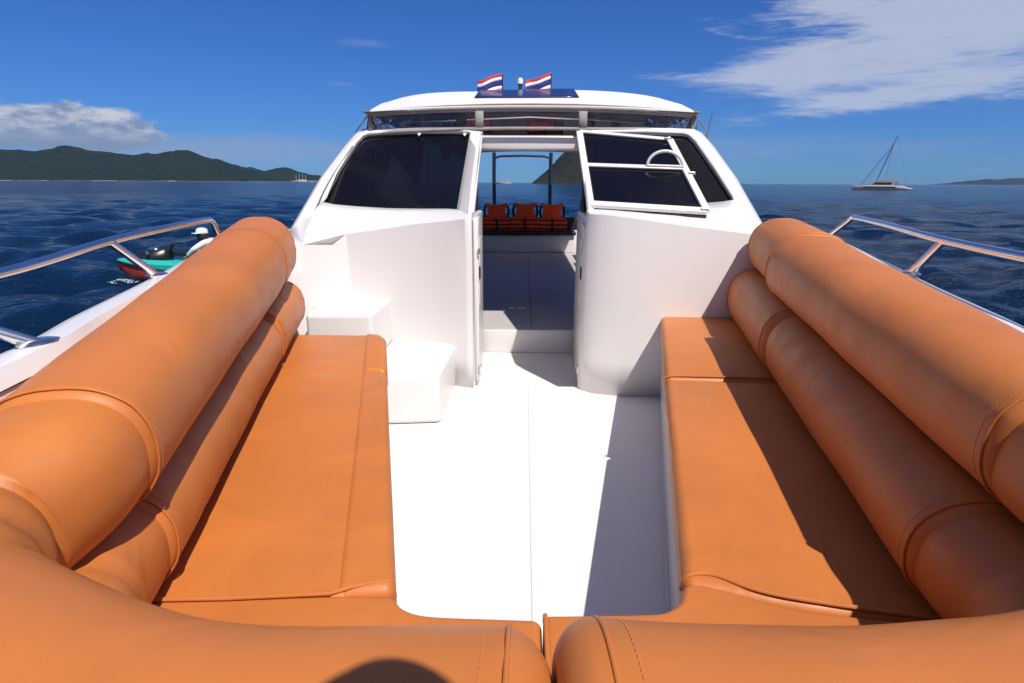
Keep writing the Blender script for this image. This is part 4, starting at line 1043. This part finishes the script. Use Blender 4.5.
# photographer sitting on the foredeck behind the camera: casts the round shadow on the bow bolster
def photographer():
    r = empty('person', (0, 0, 0), 'person in dark clothes sitting on their heels on the foredeck, leaning forward', 'person', world=True)
    PX, PY, zb = .13, -.36, .87
    P = [(PX, PY, zb + .20, .15), (PX, PY + .01, zb + .38, (.15, .12)), (PX, PY + .06, zb + .57, (.17, .12)), (PX + .01, PY + .15, zb + .71, .06), (PX + .012, PY + .20, zb + .77, .055),
         (PX - .18, PY + .10, zb + .63, .065), (PX + .20, PY + .10, zb + .63, .065), (PX - .29, PY + .0, zb + .42, .045), (PX + .29, PY + .02, zb + .42, .045), (PX - .27, PY + .15, zb + .40, .032), (PX + .24, PY + .17, zb + .40, .032)]
    skin_body('shirt', P, [(0, 1), (1, 2), (2, 3), (3, 4), (2, 5), (2, 6), (5, 7), (6, 8), (7, 9), (8, 10)], 'darkcloth', r).location = -V(r.location)
    J2 = [(PX, PY, zb + .18, .15), (PX - .12, PY, zb + .16, .11), (PX + .12, PY, zb + .16, .11), (PX - .16, PY + .22, zb + .09, .075), (PX + .16, PY + .22, zb + .09, .075), (PX - .15, PY - .05, zb + .03, .05), (PX + .15, PY - .05, zb + .03, .05), (PX - .14, PY - .20, zb + .03, .04), (PX + .14, PY - .20, zb + .03, .04)]
    skin_body('trousers', J2, [(0, 1), (0, 2), (1, 3), (2, 4), (3, 5), (4, 6), (5, 7), (6, 8)], 'darkcloth', r)
    hc = V((PX + .018, PY + .226, zb + .872)); h_ = head(r, hc, (-.1, 1, -.7))
    mb = MB(); mb.loft([[hc + V((0, -.012, 0)) + V((rx * math.cos(q) * .85, rx * math.sin(q), z)) for q in np.linspace(0, 2 * math.pi, 24, endpoint=False)] for rx, z in ((.080, -.03), (.092, .0), (.098, .05), (.086, .09), (.054, .120), (.012, .130))]); mb.build('hair', 'hair', h_)
    for wp, dr_, sd in (((PX - .27, PY + .15, zb + .40), (.3, .3, -.3), 1), ((PX + .24, PY + .17, zb + .40), (-.3, .3, -.3), -1)): hand(r, wp, dr_, (0, .3, .9), grip=.5, side=sd)
    return r
photographer()

# ------------------------------------------------------------------ distant craft
def catamaran():
    r = empty('catamaran', (0, 0, 0), 'white sailing catamaran with a bare raked mast on the right horizon', 'sailing boat', world=False)
    for sy in (-3.2, 3.2):
        mb = MB(); mb.loft([[V((x, sy + a * hw, b_)) for a, b_ in ((0, -.5), (.8, .0), (1, zt), (.85, zt + .15), (-.85, zt + .15), (-1, zt), (-.8, 0))] for x, hw, zt in ((-8.8, .06, 1.6), (-7, .5, 1.5), (-3, .85, 1.45), (3, .9, 1.35), (6.2, .8, 1.2), (7.2, .7, .7), (8.8, .6, .35))])
        hl = mb.build('hull', 'catwhite', r, angle=50)
        mb = MB(); mb.box((-.5, sy - .92, 1.0), (9.5, .05, .35)); mb.build('window', 'darkglass', hl, smooth=False)
    mb = MB(); mb.prism([(-5, -3.2), (6.3, -3.2), (6.3, 3.2), (-5, 3.2)], 1.0, 1.55); mb.build('bridge_deck', 'catgrey', r, bevel=.1)
    mb = MB(); mb.loft([[V((x, -w_, z0)), V((x, -w_ * .9, z1)), V((x, w_ * .9, z1)), V((x, w_, z0))] for x, w_, z0, z1 in ((-3.6, 2.4, 1.5, 1.7), (-2.2, 2.8, 1.5, 2.9), (3.0, 2.8, 1.5, 2.9), (3.4, 2.7, 1.5, 2.0))]); sl = mb.build('saloon', 'catgrey', r, angle=30)
    mb = MB(); mb.box((.3, -2.75, 2.25), (5.0, .12, .55)); mb.box((.3, 2.75, 2.25), (5.0, .12, .55)); mb.build('window', 'darkglass', sl, smooth=False)
    mb = MB(); mb.prism([(-2.6, -2.6), (4.6, -2.6), (4.6, 2.6), (-2.6, 2.6)], 3.0, 3.22); mb.build('hardtop', 'catwhite', r, bevel=.08)
    mb = MB()
    for x in (3.9, 4.3):
        for y in (-2.4, 2.4): mb.tube([(x, y, 1.5), (x, y, 3.05)], .05, 6)
    mb.build('hardtop_post', 'mast', r)
    T = V((1.9, 0, 18.6)); B = V((-1.9, 0, 3.0))
    mb = MB(); mb.tube([B, B.lerp(T, .5), T], [.17, .17, .10], 8); mb.build('mast', 'mast', r)
    mb = MB(); mb.tube([(-6.4, 0, 1.7), B.lerp(T, .82)], .10, 6); mb.build('furled_sail', 'mast', r)
    mb = MB(); mb.tube([B + V((.2, 0, .5)), (4.4, 0, 3.7)], .22, 8); mb.build('boom', 'catgrey', r)
    mb = MB(); mb.tube([(.6, -3.2, 1.4), B.lerp(T, .8)], .03, 5); mb.tube([(.6, 3.2, 1.4), B.lerp(T, .8)], .03, 5); mb.tube([(7, 0, 1.4), T], .025, 5); mb.tube([(-8.2, 0, 1.6), (-6.4, 0, 1.7)], .06, 5)
    mb.build('rigging', 'mast', r)
    mb = MB(); mb.box((-8.0, 0, 1.45), (.2, 6.4, .2)); mb.build('crossbeam', 'mast', r)
    return r
c = catamaran()
D = 215; u0, _ = uv(882, 186); c.location = (u0 * D, D, WATER); c.rotation_euler = (0, 0, -math.atan(u0) - .05); c.scale = (1.05, 1.05, 1.0)

def tallship():
    r = empty('sailing_ship', (0, 0, 0), 'tiny white four masted sailing ship at the foot of the left island', 'sailing ship', world=False)
    mb = MB(); mb.loft([[V((x, a * hw, b_)) for a, b_ in ((0, -1), (.9, 1), (1, zt), (-1, zt), (-.9, 1))] for x, hw, zt in ((-28, .5, 8), (-20, 4, 6.5), (0, 5, 6), (20, 5, 7), (26, 4, 8))]); mb.build('hull', 'catwhite', r, angle=50)
    mb = MB(); mb.box((4, 0, 8), (34, 6, 4)); mb.build('deckhouse', 'catwhite', r, bevel=.5)
    for x, h_ in ((-20, 32), (-6, 36), (8, 36), (22, 32)):
        mb = MB(); mb.tube([(x, 0, 5), (x, 0, h_)], .9, 6); mb.build('mast', 'catwhite', r)
    return r
t = tallship(); D = 2700; u0, _ = uv(301, 181); t.location = (u0 * D, D, WATER); t.rotation_euler = (0, 0, -math.atan(u0))
def motoryacht():
    r = empty('motor_yacht', (0, 0, 0), 'small white motor yacht on the horizon seen through the cabin doorway', 'yacht', world=False)
    mb = MB(); mb.loft([[V((x, a * hw, b_)) for a, b_ in ((0, -1), (.85, 0), (1, zt), (-1, zt), (-.85, 0))] for x, hw, zt in ((-12, .2, 3.2), (-6, 2.4, 2.6), (6, 2.8, 2.2), (11, 2.6, 2.2))]); mb.build('hull', 'catwhite', r, angle=50)
    mb = MB(); mb.loft([[V((x, -w_, 2.2)), V((x, -w_, z1)), V((x, w_, z1)), V((x, w_, 2.2))] for x, w_, z1 in ((-5, 1.6, 2.4), (-2, 2, 4.6), (7, 2, 4.6), (8, 2, 2.4))]); s_ = mb.build('superstructure', 'catwhite', r, angle=30)
    mb = MB(); mb.box((2, -2.02, 3.6), (8, .08, .7)); mb.build('window', 'darkglass', s_, smooth=False)
    mb = MB(); mb.box((2.5, 0, 5.4), (7, 3.6, .3)); mb.tube([(4, 0, 4.5), (4.5, 0, 9)], .15, 6); mb.build('flybridge', 'catwhite', r, bevel=.05)
    return r
t = motoryacht(); D = 850; u0, _ = uv(504, 181); t.location = (u0 * D, D, WATER); t.rotation_euler = (0, 0, 0)
